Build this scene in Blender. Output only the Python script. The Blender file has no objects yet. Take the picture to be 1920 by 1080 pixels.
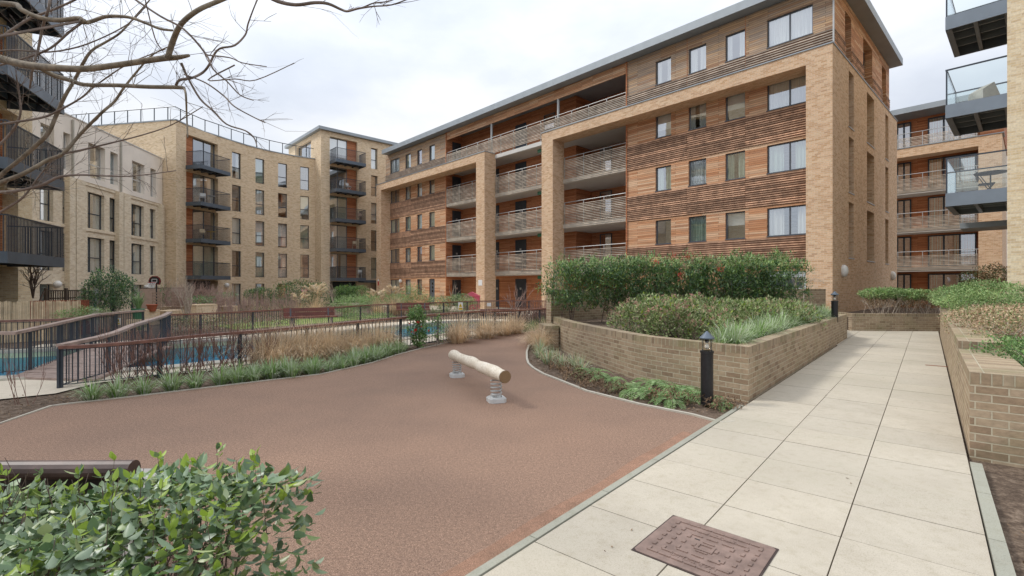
import bpy, math, random
from mathutils import Vector, Matrix, noise as mnoise
from mathutils.geometry import tessellate_polygon
random.seed(7)
R = random.random
def U(a, b): return a + (b - a) * random.random()
scene = bpy.context.scene
COL = scene.collection
FPX, HY, EYE = 918.0, 538.0, 1.6          # focal length in photo pixels, horizon row, eye height (m)
def G(px, py, z=0.0):                     # survey helper: pixel of a point of known height -> plan position
    Y = (EYE - z) * FPX / (py - HY)
    return ((px - 960) / FPX * Y, Y)
def PY(px, Y): return ((px - 960) / FPX * Y, Y)
def ZY(py, Y): return EYE + (HY - py) / FPX * Y
V = Vector
# ------------------------------------------------------------------ materials
def newmat(name):
    m = bpy.data.materials.new(name); m.use_nodes = True
    nt = m.node_tree; nt.nodes.clear()
    out = nt.nodes.new('ShaderNodeOutputMaterial')
    b = nt.nodes.new('ShaderNodeBsdfPrincipled')
    nt.links.new(b.outputs[0], out.inputs[0])
    return m, nt, b, out
def nd(nt, typ, **kw):
    n = nt.nodes.new(typ)
    for k, v in kw.items():
        if k in n.inputs.keys(): n.inputs[k].default_value = v
        else: setattr(n, k, v)
    return n
def L(nt, a, b): nt.links.new(a, b)
def c4(c): return (c[0], c[1], c[2], 1)
def ramp(nt, fac, stops):
    r = nt.nodes.new('ShaderNodeValToRGB')
    e = r.color_ramp.elements
    e[0].position, e[0].color = stops[0][0], c4(stops[0][1])
    e[1].position, e[1].color = stops[-1][0], c4(stops[-1][1])
    for p, c in stops[1:-1]:
        x = e.new(p); x.color = c4(c)
    L(nt, fac, r.inputs[0]); return r
def mixc(nt, fac, a, b, mode='MIX'):
    m = nt.nodes.new('ShaderNodeMix'); m.data_type = 'RGBA'; m.blend_type = mode
    for sock, v in ((m.inputs[0], fac), (m.inputs[6], a), (m.inputs[7], b)):
        if isinstance(v, (int, float)): sock.default_value = v
        elif isinstance(v, (tuple, list)): sock.default_value = c4(v)
        else: L(nt, v, sock)
    return m.outputs[2]
def texco(nt, kind='Object', scale=(1, 1, 1)):
    t = nt.nodes.new('ShaderNodeTexCoord'); mp = nt.nodes.new('ShaderNodeMapping')
    mp.inputs['Scale'].default_value = scale
    L(nt, t.outputs[kind], mp.inputs[0]); return mp.outputs[0]
def noise(nt, vec, scale, detail=4, rough=.55):
    n = nd(nt, 'ShaderNodeTexNoise', Scale=scale, Detail=detail, Roughness=rough)
    L(nt, vec, n.inputs['Vector']); return n.outputs['Fac']
def bump(nt, b, h, strength=.3, dist=.01):
    bm = nd(nt, 'ShaderNodeBump', Strength=strength, Distance=dist)
    L(nt, h, bm.inputs['Height']); L(nt, bm.outputs[0], b.inputs['Normal'])
def plain(name, col, rough=.6, metal=0., var=.12, scale=6., bmp=.0, spec=None, island=0.):
    m, nt, b, o = newmat(name)
    vec = texco(nt)
    n = noise(nt, vec, scale, 5)
    lo = [c * (1 - var) for c in col]; hi = [min(1, c * (1 + var)) for c in col]
    c = ramp(nt, n, [(.3, lo), (.7, hi)]).outputs[0]
    if island:
        g = nt.nodes.new('ShaderNodeNewGeometry')
        r = ramp(nt, g.outputs['Random Per Island'], [(0, (1 - island,) * 3), (1, (1 + island,) * 3)])
        c = mixc(nt, 1.0, c, r.outputs[0], 'MULTIPLY')
    L(nt, c, b.inputs['Base Color'])
    b.inputs['Roughness'].default_value = rough; b.inputs['Metallic'].default_value = metal
    if spec is not None: b.inputs['Specular IOR Level'].default_value = spec
    if bmp: bump(nt, b, n, bmp, .01)
    return m
def brickmat(name, cols, mortar, bw=.225, bh=.075, mw=.011, stain=(.10, .09, .08), stainamt=.35, bmp=.5, green=0.):
    m, nt, b, o = newmat(name)
    uv = texco(nt, 'UV')
    br = nd(nt, 'ShaderNodeTexBrick', offset=.5, squash=1.0)
    br.inputs['Scale'].default_value = 1; br.inputs['Brick Width'].default_value = bw
    br.inputs['Row Height'].default_value = bh; br.inputs['Mortar Size'].default_value = mw * .5
    br.inputs['Mortar Smooth'].default_value = .2; br.inputs['Bias'].default_value = 0
    br.inputs['Color1'].default_value = (0, 0, 0, 1); br.inputs['Color2'].default_value = (1, 1, 1, 1)
    br.inputs['Mortar'].default_value = (.5, .5, .5, 1)
    L(nt, uv, br.inputs['Vector'])
    n = len(cols)
    rr = ramp(nt, br.outputs['Color'], [(i / (n - 1), c) for i, c in enumerate(cols)])
    n1 = noise(nt, uv, 18, 4, .6)
    c = mixc(nt, 1, rr.outputs[0], ramp(nt, n1, [(.25, (.78, .78, .78)), (.75, (1.15, 1.15, 1.15))]).outputs[0], 'MULTIPLY')
    c = mixc(nt, br.outputs['Fac'], c, mortar)
    ob = texco(nt)
    n2 = noise(nt, ob, .7, 6, .6)
    st = ramp(nt, n2, [(.42, (0, 0, 0)), (.72, (stainamt,) * 3)]).outputs[0]
    c = mixc(nt, st, c, stain)
    if green:
        n3 = noise(nt, ob, 1.6, 5, .65)
        gr = ramp(nt, n3, [(.48, (0, 0, 0)), (.7, (green,) * 3)]).outputs[0]
        c = mixc(nt, gr, c, (.16, .17, .07))
    L(nt, c, b.inputs['Base Color']); b.inputs['Roughness'].default_value = .85
    b.inputs['Specular IOR Level'].default_value = .25
    inv = nd(nt, 'ShaderNodeMath', operation='MULTIPLY_ADD'); L(nt, br.outputs['Fac'], inv.inputs[0])
    inv.inputs[1].default_value = -1; L(nt, n1, inv.inputs[2])
    bump(nt, b, inv.outputs[0], bmp, .006)
    return m
def timbermat(name, cols, weather, wamt=.6, board=.095, gap=(.03, .02, .012)):
    m, nt, b, o = newmat(name)
    uv = texco(nt, 'UV')
    br = nd(nt, 'ShaderNodeTexBrick', offset=.37, squash=1.0)
    for k, v in (('Scale', 1), ('Brick Width', 2.3), ('Row Height', board), ('Mortar Size', .005), ('Mortar Smooth', .1), ('Bias', 0)):
        br.inputs[k].default_value = v
    br.inputs['Color1'].default_value = (0, 0, 0, 1); br.inputs['Color2'].default_value = (1, 1, 1, 1)
    L(nt, uv, br.inputs['Vector'])
    rr = ramp(nt, br.outputs['Color'], [(i / (len(cols) - 1), c) for i, c in enumerate(cols)])
    mp = nt.nodes.new('ShaderNodeMapping'); mp.inputs['Scale'].default_value = (.8, 22, 1); L(nt, uv, mp.inputs[0])
    g = noise(nt, mp.outputs[0], 1.6, 6, .65)
    c = mixc(nt, 1, rr.outputs[0], ramp(nt, g, [(.25, (.6, .6, .6)), (.75, (1.25, 1.25, 1.25))]).outputs[0], 'MULTIPLY')
    mp2 = nt.nodes.new('ShaderNodeMapping'); mp2.inputs['Scale'].default_value = (.5, 2.4, 1); L(nt, uv, mp2.inputs[0])
    w = noise(nt, mp2.outputs[0], 1.1, 6, .7)
    wf = ramp(nt, w, [(.45, (0, 0, 0)), (.68, (wamt,) * 3)]).outputs[0]
    c = mixc(nt, wf, c, weather)
    c = mixc(nt, br.outputs['Fac'], c, gap)
    L(nt, c, b.inputs['Base Color']); b.inputs['Roughness'].default_value = .75
    b.inputs['Specular IOR Level'].default_value = .25
    inv = nd(nt, 'ShaderNodeMath', operation='MULTIPLY_ADD'); L(nt, br.outputs['Fac'], inv.inputs[0])
    inv.inputs[1].default_value = -1; L(nt, g, inv.inputs[2])
    bump(nt, b, inv.outputs[0], .5, .008)
    return m
def leafmat(name, cols, rough=.45, trans=.25, spec=.28):
    m, nt, b, o = newmat(name)
    g = nt.nodes.new('ShaderNodeNewGeometry')
    r = ramp(nt, g.outputs['Random Per Island'], [(i / (len(cols) - 1), c) for i, c in enumerate(cols)])
    ob = texco(nt)
    n = noise(nt, ob, 2.2, 4)
    c = mixc(nt, 1, r.outputs[0], ramp(nt, n, [(.3, (.62, .62, .62)), (.7, (1.38, 1.36, 1.25))]).outputs[0], 'MULTIPLY')
    L(nt, c, b.inputs['Base Color']); b.inputs['Roughness'].default_value = rough
    b.inputs['Specular IOR Level'].default_value = spec
    t = nt.nodes.new('ShaderNodeBsdfTranslucent'); L(nt, c, t.inputs[0])
    mx = nt.nodes.new('ShaderNodeMixShader'); mx.inputs[0].default_value = trans
    L(nt, b.outputs[0], mx.inputs[1]); L(nt, t.outputs[0], mx.inputs[2]); L(nt, mx.outputs[0], o.inputs[0])
    return m
def glassmat(name, tint=(.90, .94, .93), refl=.44, boost=.56, rough=.02):
    m, nt, b, o = newmat(name); nt.nodes.remove(b)
    tr = nd(nt, 'ShaderNodeBsdfTransparent'); tr.inputs[0].default_value = c4(tint)
    gl = nd(nt, 'ShaderNodeBsdfGlossy'); gl.inputs['Roughness'].default_value = rough; gl.inputs[0].default_value = (.95, .97, 1, 1)
    fr = nd(nt, 'ShaderNodeLayerWeight', Blend=.5); pw = nd(nt, 'ShaderNodeMath', operation='POWER'); L(nt, fr.outputs['Facing'], pw.inputs[0]); pw.inputs[1].default_value = 4.
    ma = nd(nt, 'ShaderNodeMath', operation='MULTIPLY_ADD'); L(nt, pw.outputs[0], ma.inputs[0]); ma.inputs[1].default_value = boost; ma.inputs[2].default_value = refl
    ma.use_clamp = True
    vec = texco(nt); nz = noise(nt, vec, 1.3, 2)
    bm = nd(nt, 'ShaderNodeBump', Strength=.06, Distance=.02); L(nt, nz, bm.inputs['Height']); L(nt, bm.outputs[0], gl.inputs['Normal'])
    mx = nt.nodes.new('ShaderNodeMixShader'); L(nt, ma.outputs[0], mx.inputs[0]); L(nt, tr.outputs[0], mx.inputs[1]); L(nt, gl.outputs[0], mx.inputs[2])
    L(nt, mx.outputs[0], o.inputs[0]); return m
def curtainmat(name, col):
    m, nt, b, o = newmat(name)
    uv = texco(nt, 'UV', (1, .05, 1)); n = noise(nt, uv, 9, 3)
    c = ramp(nt, n, [(.3, [x * .7 for x in col]), (.7, col)]).outputs[0]
    L(nt, c, b.inputs['Base Color']); b.inputs['Roughness'].default_value = .9
    return m
def groundmat(name, c1, c2, c3, s=9., fine=60., bmp=.8, rough=.95):
    m, nt, b, o = newmat(name)
    ob = texco(nt); n1 = noise(nt, ob, s, 8, .7); n2 = noise(nt, ob, fine, 4, .7); n3 = noise(nt, ob, .6, 4)
    c = ramp(nt, n1, [(.3, c1), (.5, c2), (.72, c3)]).outputs[0]
    c = mixc(nt, 1, c, ramp(nt, n2, [(.3, (.6, .6, .6)), (.7, (1.35, 1.35, 1.35))]).outputs[0], 'MULTIPLY')
    c = mixc(nt, 1, c, ramp(nt, n3, [(.3, (.85, .85, .85)), (.7, (1.12, 1.12, 1.12))]).outputs[0], 'MULTIPLY')
    L(nt, c, b.inputs['Base Color']); b.inputs['Roughness'].default_value = rough; b.inputs['Specular IOR Level'].default_value = .2
    bump(nt, b, n1, bmp, .03); return m

M = {}
M['brick_buff'] = brickmat('brick_buff', [(.58, .42, .25), (.69, .52, .33), (.74, .57, .38), (.78, .62, .43), (.62, .46, .29)], (.68, .61, .49), stainamt=.10)
M['brick_warm'] = brickmat('brick_warm', [(.54, .33, .18), (.63, .41, .25), (.69, .47, .30), (.71, .51, .33), (.52, .32, .19)], (.64, .54, .42), stainamt=.10)
M['brick_yellow'] = brickmat('brick_yellow', [(.66, .51, .31), (.74, .60, .39), (.78, .66, .46), (.62, .47, .29)], (.70, .62, .49), stainamt=.10)
M['brick_planter'] = brickmat('brick_planter', [(.25, .17, .11), (.34, .245, .16), (.38, .28, .185), (.42, .32, .22), (.29, .205, .135)], (.50, .44, .32), bw=.225, bh=.075, mw=.013, stainamt=.25, bmp=.9, green=.3)
M['brick_cap'] = brickmat('brick_cap', [(.24, .17, .11), (.32, .235, .15), (.37, .28, .18), (.41, .32, .22)], (.44, .39, .28), bw=.075, bh=.40, mw=.012, stainamt=.45, bmp=.9, green=.6)
M['timber'] = timbermat('timber', [(.46, .21, .10), (.60, .30, .155), (.68, .38, .21), (.74, .50, .32), (.52, .25, .12)], (.36, .25, .18), .42)
M['timber_red'] = timbermat('timber_red', [(.40, .14, .06), (.56, .22, .10), (.62, .28, .14), (.48, .17, .075)], (.3, .14, .08), .3)
M['timber_grey'] = timbermat('timber_grey', [(.21, .15, .11), (.34, .24, .17), (.42, .30, .21), (.50, .30, .17), (.26, .2, .15)], (.2, .17, .14), .8)
M['slat'] = plain('slat', (.46, .28, .18), .75, 0, .45, 3.2, island=.45)
M['slat_grey'] = plain('slat_grey', (.40, .33, .26), .7, 0, .35, 2.5, island=.35)
M['slat_pale'] = plain('slat_pale', (.47, .40, .32), .65, 0, .35, 2.5, island=.25)
M['white_render'] = plain('white_render', (.78, .71, .62), .8, 0, .06, 1.2)
M['soffit'] = plain('soffit', (.60, .58, .54), .8, 0, .05, .8)
M['roof_metal'] = plain('roof_metal', (.30, .33, .35), .45, .35, .08, 1.5)
M['dark_metal'] = plain('dark_metal', (.045, .055, .07), .42, .3, .15, 4)
M['frame_grey'] = plain('frame_grey', (.09, .10, .115), .4, .1, .1, 4)
M['balcony_metal'] = plain('balcony_metal', (.10, .125, .155), .4, .35, .12, 2)
M['balcony_pale'] = plain('balcony_pale', (.20, .23, .26), .4, .4, .1, 1.5)
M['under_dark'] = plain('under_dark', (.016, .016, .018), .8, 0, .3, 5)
M['steel'] = plain('steel', (.42, .42, .41), .5, .4, .1, 5)
M['black_paint'] = plain('black_paint', (.012, .012, .014), .35, .0, .4, 30, bmp=.1)
M['lamp_white'] = plain('lamp_white', (.75, .74, .70), .35, 0, .05, 3)
M['glass'] = glassmat('glass')
M['glass_bal'] = glassmat('glass_bal', (.95, .98, .97), .06, .7)
M['glass_clear'] = glassmat('glass_clear', (.96, .97, .97), .02, .25)
M['glass_dark'] = glassmat('glass_dark', (.25, .28, .28), .05, 1.2)
M['glass_lamp'] = glassmat('glass_lamp', (.9, .88, .84), .05, 1.)
M['curtain_cream'] = curtainmat('curtain_cream', (.90, .89, .84))
M['curtain_green'] = curtainmat('curtain_green', (.55, .66, .54))
M['curtain_red'] = curtainmat('curtain_red', (.25, .06, .06))
M['blind'] = plain('blind', (.82, .83, .82), .8, 0, .05, 2)
M['curtain_teal'] = curtainmat('curtain_teal', (.08, .34, .42))
M['handrail'] = plain('handrail', (.19, .085, .06), .5, 0, .35, 7, bmp=.15)
M['handrail_grey'] = plain('handrail_grey', (.32, .235, .195), .6, 0, .3, 7, bmp=.15)
M['bench_wood'] = plain('bench_wood', (.13, .035, .022), .5, 0, .3, 5)
M['bench_dark'] = plain('bench_dark', (.075, .046, .038), .5, 0, .5, 9, bmp=.2)
M['bark'] = plain('bark', (.19, .155, .11), .9, 0, .5, 16, bmp=.6)
M['bark_pale'] = plain('bark_pale', (.42, .35, .28), .85, 0, .3, 9, bmp=.3)
M['twig'] = plain('twig', (.13, .09, .07), .8, 0, .3, 9)
M['twig_red'] = plain('twig_red', (.22, .115, .085), .7, 0, .35, 6)
M['twig_haze'] = plain('twig_haze', (.36, .25, .21), .8, 0, .3, 6)
M['soil'] = groundmat('soil', (.06, .042, .03), (.14, .10, .072), (.30, .23, .17), 14, 70, 1.)
M['lawn'] = groundmat('lawn', (.10, .15, .04), (.17, .23, .06), (.27, .30, .12), 6, 80, .6)
M['reed'] = plain('reed', (.55, .44, .29), .8, 0, .25, 5, island=.3)
M['terracotta'] = plain('terracotta', (.34, .09, .04), .7)
M['pot_green'] = plain('pot_green', (.035, .15, .07), .45)
M['stone_pot'] = plain('stone_pot', (.40, .38, .33), .8)
M['pink'] = plain('pink', (.62, .10, .16), .5)
M['yellow'] = plain('yellow', (.75, .50, .02), .5, 0, .03)
M['white'] = plain('white', (.75, .75, .73), .5, 0, .04)
M['black'] = plain('black', (.02, .02, .02), .5, 0, .1)
M['red_paint'] = plain('red_paint', (.5, .03, .03), .45)
M['trellis'] = plain('trellis', (.40, .29, .22), .8)
M['lattice_dark'] = plain('lattice_dark', (.07, .05, .035), .8)
M['rust'] = plain('rust', (.20, .055, .025), .9, 0, .5, 14, bmp=.4)
M['pond_blue'] = plain('pond_blue', (.11, .36, .48), .7, 0, .25, 1.2)
M['pond_wall'] = plain('pond_wall', (.36, .42, .28), .8, 0, .25, 2)
M['rope'] = plain('rope', (.7, .68, .62), .8)
# leaves
M['lf_near'] = leafmat('lf_near', [(.05, .11, .035), (.12, .20, .09), (.25, .33, .22), (.085, .16, .06), (.26, .36, .09), (.14, .22, .13), (.33, .38, .16)], .43, .16, .75)
M['lf_young'] = leafmat('lf_young', [(.26, .38, .05), (.34, .46, .08)], .45, .35)
M['lf_nandina'] = leafmat('lf_nandina', [(.035, .085, .025), (.10, .20, .05), (.07, .15, .06), (.24, .33, .08), (.05, .11, .035)], .42)
M['lf_red'] = leafmat('lf_red', [(.42, .05, .04), (.55, .12, .07)], .5)
M['lf_skimmia'] = leafmat('lf_skimmia', [(.08, .15, .04), (.20, .28, .10), (.42, .47, .25), (.10, .16, .055), (.50, .36, .26)], .4)
M['lf_bud'] = leafmat('lf_bud', [(.42, .18, .17), (.58, .34, .30), (.50, .27, .22)], .7)
M['lf_hedge'] = leafmat('lf_hedge', [(.07, .16, .055), (.13, .26, .075), (.21, .34, .11), (.10, .20, .08)], .45)
M['lf_light'] = leafmat('lf_light', [(.17, .28, .10), (.28, .39, .16), (.36, .46, .22), (.22, .34, .15)], .5)
M['lf_varieg'] = leafmat('lf_varieg', [(.17, .22, .08), (.40, .44, .22), (.50, .52, .34), (.20, .26, .10)], .5)
M['lf_brown'] = leafmat('lf_brown', [(.30, .20, .13), (.50, .37, .25), (.60, .48, .34), (.42, .27, .18), (.25, .25, .12)], .7)
M['lf_redbrown'] = leafmat('lf_redbrown', [(.08, .09, .035), (.16, .07, .04), (.12, .14, .05), (.24, .10, .05)], .5)
M['lf_dark'] = leafmat('lf_dark', [(.06, .12, .065), (.11, .20, .11), (.18, .28, .17), (.08, .16, .085)], .38)
M['lf_grass'] = leafmat('lf_grass', [(.15, .29, .06), (.25, .40, .12), (.40, .50, .30), (.19, .33, .09)], .45)
M['lf_palegrass'] = leafmat('lf_palegrass', [(.38, .46, .32), (.56, .62, .48), (.44, .52, .36)], .5)
M['lf_straw'] = leafmat('lf_straw', [(.60, .44, .28), (.78, .62, .44), (.68, .51, .35), (.84, .72, .56)], .7, .3)
M['lf_plume'] = leafmat('lf_plume', [(.64, .52, .38), (.74, .64, .50)], .8, .4)
M['lf_litter'] = leafmat('lf_litter', [(.10, .06, .035), (.18, .11, .065), (.27, .18, .11), (.07, .045, .03)], .8, .05)
M['lf_fern'] = leafmat('lf_fern', [(.13, .25, .07), (.22, .36, .13), (.34, .46, .24), (.16, .29, .09)], .5)
M['flower'] = leafmat('flower', [(.6, .02, .02), (.7, .05, .04)], .5)
M['zinc'] = plain('zinc', (.60, .61, .60), .5, .3, .1, 8)
M['cast_iron'] = plain('cast_iron', (.25, .175, .145), .5, .25, .25, 12, bmp=.2)
M['cast_dark'] = plain('cast_dark', (.06, .04, .035), .7, .2, .3, 12)
M['bench_grey'] = plain('bench_grey', (.30, .29, .27), .6)
M['twig_bark'] = plain('twig_bark', (.17, .13, .105), .85, 0, .35, 9)
M['timber_top'] = timbermat('timber_top', [(.34, .19, .11), (.46, .29, .17), (.58, .38, .22), (.50, .36, .25), (.36, .26, .19)], (.27, .23, .19), .8)
M['louvre_dark'] = plain('louvre_dark', (.23, .125, .08), .9)
M['brick_pale'] = brickmat('brick_pale', [(.62, .50, .34), (.72, .60, .43), (.77, .66, .49), (.80, .70, .54), (.66, .54, .38)], (.74, .68, .58), stainamt=.10)
# ------------------------------------------------------------------ mesh helpers
ORG = {}
class MB:
    def __init__(s): s.v = []; s.f = []; s.m = []; s.uv = {}
    def add(s, pts, faces, mi=0):
        k = len(s.v); s.v.extend(pts)
        for f in faces: s.f.append(tuple(i + k for i in f)); s.m.append(mi)
    def quad(s, a, b, c, d, mi=0, uv=None):
        if uv: s.uv[len(s.f)] = uv
        s.add([V(a), V(b), V(c), V(d)], [(0, 1, 2, 3)], mi)
    def box(s, o, a, b, c, mi=0):
        o, a, b, c = V(o), V(a), V(b), V(c)
        p = [o, o + a, o + a + b, o + b, o + c, o + a + c, o + a + b + c, o + b + c]
        f = [(0, 3, 2, 1), (4, 5, 6, 7), (0, 1, 5, 4), (1, 2, 6, 5), (2, 3, 7, 6), (3, 0, 4, 7)]
        if a.cross(b).dot(c) < 0: f = [t[::-1] for t in f]
        s.add(p, f, mi)
    def cbox(s, cx, cy, cz, lx, ly, lz, ang=0, mi=0):
        a = V((math.cos(ang), math.sin(ang), 0)); b = V((-a.y, a.x, 0))
        s.box(V((cx, cy, cz)) - a * lx / 2 - b * ly / 2 - V((0, 0, lz / 2)), a * lx, b * ly, (0, 0, lz), mi)
    def fb(s, fr, s0, s1, t0, t1, z0, z1, mi=0):
        o = fr.p(s0, t0, z0); s.box(o, fr.p(s1, t0, z0) - o, fr.p(s0, t1, z0) - o, (0, 0, z1 - z0), mi)
    def prism(s, poly, z0, z1, mi=0, mside=None):
        n = len(poly)
        ar = sum(poly[i][0] * poly[(i + 1) % n][1] - poly[(i + 1) % n][0] * poly[i][1] for i in range(n))
        if ar < 0: poly = poly[::-1]
        top = [V((x, y, z1)) for x, y in poly]; bot = [V((x, y, z0)) for x, y in poly]
        tris = tessellate_polygon([top])
        ft = []
        for t in tris:
            a, b, c = (top[i] for i in t)
            ft.append(t if (b - a).cross(c - a).z > 0 else t[::-1])
        s.add(top, ft, mi); s.add(bot, [t[::-1] for t in ft], mi)
        ms = mi if mside is None else mside
        for i in range(n):
            j = (i + 1) % n; s.add([bot[i], bot[j], top[j], top[i]], [(0, 1, 2, 3)], ms)
    def tube(s, pts, rad, n=6, mi=0, cap=True):
        pts = [V(p) for p in pts]; m = len(pts)
        if isinstance(rad, (int, float)): rad = [rad] * m
        k = len(s.v); prev = None
        for i, p in enumerate(pts):
            d = (pts[min(i + 1, m - 1)] - pts[max(i - 1, 0)])
            if d.length < 1e-9: d = V((0, 0, 1))
            d.normalize()
            if prev is None:
                a = V((0, 0, 1)) if abs(d.z) < .9 else V((1, 0, 0)); u = d.cross(a).normalized()
            else:
                u = prev - d * prev.dot(d)
                u = u.normalized() if u.length > 1e-6 else d.orthogonal().normalized()
            prev = u; w = d.cross(u)
            for j in range(n):
                t = 2 * math.pi * j / n; s.v.append(p + (u * math.cos(t) + w * math.sin(t)) * rad[i])
        for i in range(m - 1):
            for j in range(n):
                j2 = (j + 1) % n; s.f.append((k + i * n + j, k + i * n + j2, k + (i + 1) * n + j2, k + (i + 1) * n + j)); s.m.append(mi)
        if cap and n > 2:
            s.f.append(tuple(k + j for j in range(n))[::-1]); s.m.append(mi)
            s.f.append(tuple(k + (m - 1) * n + j for j in range(n))); s.m.append(mi)
    def lathe(s, c, prof, n=16, mi=0):
        c = V(c); k = len(s.v)
        for r, z in prof:
            for j in range(n):
                t = 2 * math.pi * j / n; s.v.append(c + V((r * math.cos(t), r * math.sin(t), z)))
        for i in range(len(prof) - 1):
            for j in range(n):
                j2 = (j + 1) % n; s.f.append((k + i * n + j, k + i * n + j2, k + (i + 1) * n + j2, k + (i + 1) * n + j)); s.m.append(mi)
        s.f.append(tuple(k + j for j in range(n))[::-1]); s.m.append(mi)
        s.f.append(tuple(k + (len(prof) - 1) * n + j for j in range(n))); s.m.append(mi)
    def sphere(s, c, r, n=12, mi=0, sz=1.):
        prof = [(max(1e-4, r * math.sin(math.pi * i / n)), -r * sz * math.cos(math.pi * i / n)) for i in range(n + 1)]
        s.lathe(c, prof, n, mi)
    def leaf(s, p, d, w, ln, wd, mi=0, fold=.25, curl=0.):       # p base, d direction, w side vector
        up = d.cross(w)
        t = p + d * ln + up * (-curl * ln)
        m = p + d * ln * .5
        s.add([p, m + w * wd * .5 + up * fold * wd, t, m - w * wd * .5 + up * fold * wd], [(0, 1, 2), (0, 2, 3)], mi)
    def bigleaf(s, p, d, w, ln, wd, mi=0, fold=.18, curl=.15):
        up = d.cross(w); pts = []
        for fr_, wf in ((0, .02), (.22, .72), (.5, 1.), (.78, .66), (1., .02)):
            c = p + d * ln * fr_ - up * curl * ln * fr_ * fr_
            pts += [c + w * wd * .5 * wf + up * fold * wd * wf, c, c - w * wd * .5 * wf + up * fold * wd * wf]
        fs = []
        for i in range(4):
            a = i * 3; fs += [(a, a + 1, a + 4, a + 3), (a + 1, a + 2, a + 5, a + 4)]
        s.add(pts, fs, mi)
    def build(s, name, mats, parent=None, loc=None, smooth=False, uv=True, uvang=0.):
        if not isinstance(mats, (list, tuple)): mats = [mats]
        if parent is not None: org = ORG[parent.name]
        elif loc is not None: org = V(loc)
        else:
            xs = [p[0] for p in s.v]; ys = [p[1] for p in s.v]; zs = [p[2] for p in s.v]
            org = V(((min(xs) + max(xs)) / 2, (min(ys) + max(ys)) / 2, min(zs)))
        me = bpy.data.meshes.new(name)
        me.from_pydata([tuple(V(p) - org) for p in s.v], [], s.f)
        for m in mats: me.materials.append(M[m] if isinstance(m, str) else m)
        me.polygons.foreach_set('material_index', s.m)
        if smooth: me.polygons.foreach_set('use_smooth', [True] * len(s.f))
        me.update()
        if uv:
            lay = me.uv_layers.new(name='UVMap'); ca, sa = math.cos(uvang), math.sin(uvang)
            data = [0.0] * (2 * len(me.loops))
            for pi, pl in enumerate(me.polygons):
                cu = s.uv.get(pi); n = pl.normal
                for q, li in enumerate(pl.loop_indices):
                    if cu: u_, v_ = cu[q]
                    else:
                        co = me.vertices[me.loops[li].vertex_index].co + org
                        if abs(n.z) > .7: u_, v_ = co.x * ca + co.y * sa, -co.x * sa + co.y * ca
                        else:
                            h = math.hypot(n.x, n.y) or 1.
                            u_, v_ = (-n.y * co.x + n.x * co.y) / h, co.z
                    data[2 * li] = u_; data[2 * li + 1] = v_
            lay.data.foreach_set('uv', data)
        o = bpy.data.objects.new(name, me); COL.objects.link(o)
        if parent is not None: o.parent = parent
        else: o.location = org
        ORG[o.name] = org
        return o
def tag(o, label=None, cat=None, group=None, kind=None):
    if label: o['label'] = label
    if cat: o['category'] = cat
    if group: o['group'] = group
    if kind: o['kind'] = kind
    return o
def thing(name, label, cat, loc=(0, 0, 0), group=None):
    o = bpy.data.objects.new(name, None); COL.objects.link(o); o.location = loc
    o.empty_display_size = .2
    ORG[o.name] = V(loc); return tag(o, label, cat, group)
def dup(root, loc, rz=0., sc=1., label=None, group=None):
    def cp(o, par):
        c = o.copy(); COL.objects.link(c)
        if par is not None: c.parent = par
        for ch in o.children: cp(ch, c)
        return c
    r = cp(root, None); r.location = loc; r.rotation_euler = (0, 0, rz)
    r.scale = (sc, sc, sc) if isinstance(sc, (int, float)) else sc
    if label: r['label'] = label
    if group: r['group'] = group
    return r
def struct(name, mb, mats, **kw): return tag(mb.build(name, mats, **kw), kind='structure')
class Fr:                                   # a wall frame: s along the wall, t into the building
    def __init__(f, o, ds, dt):
        f.o = V((o[0], o[1], 0)); f.ds = V((ds[0], ds[1], 0)).normalized(); f.dt = V((dt[0], dt[1], 0)).normalized()
    def p(f, s, t, z): return f.o + f.ds * s + f.dt * t + V((0, 0, z))
    def s(f, px, t=0.):
        k = (px - 960) / FPX; b = f.o + f.dt * t
        return (k * b.y - b.x) / (f.ds.x - k * f.ds.y)
    def Y(f, s, t=0.): return f.p(s, t, 0).y
    def zat(f, px, py, t=0.): return ZY(py, f.Y(f.s(px, t), t))
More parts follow.
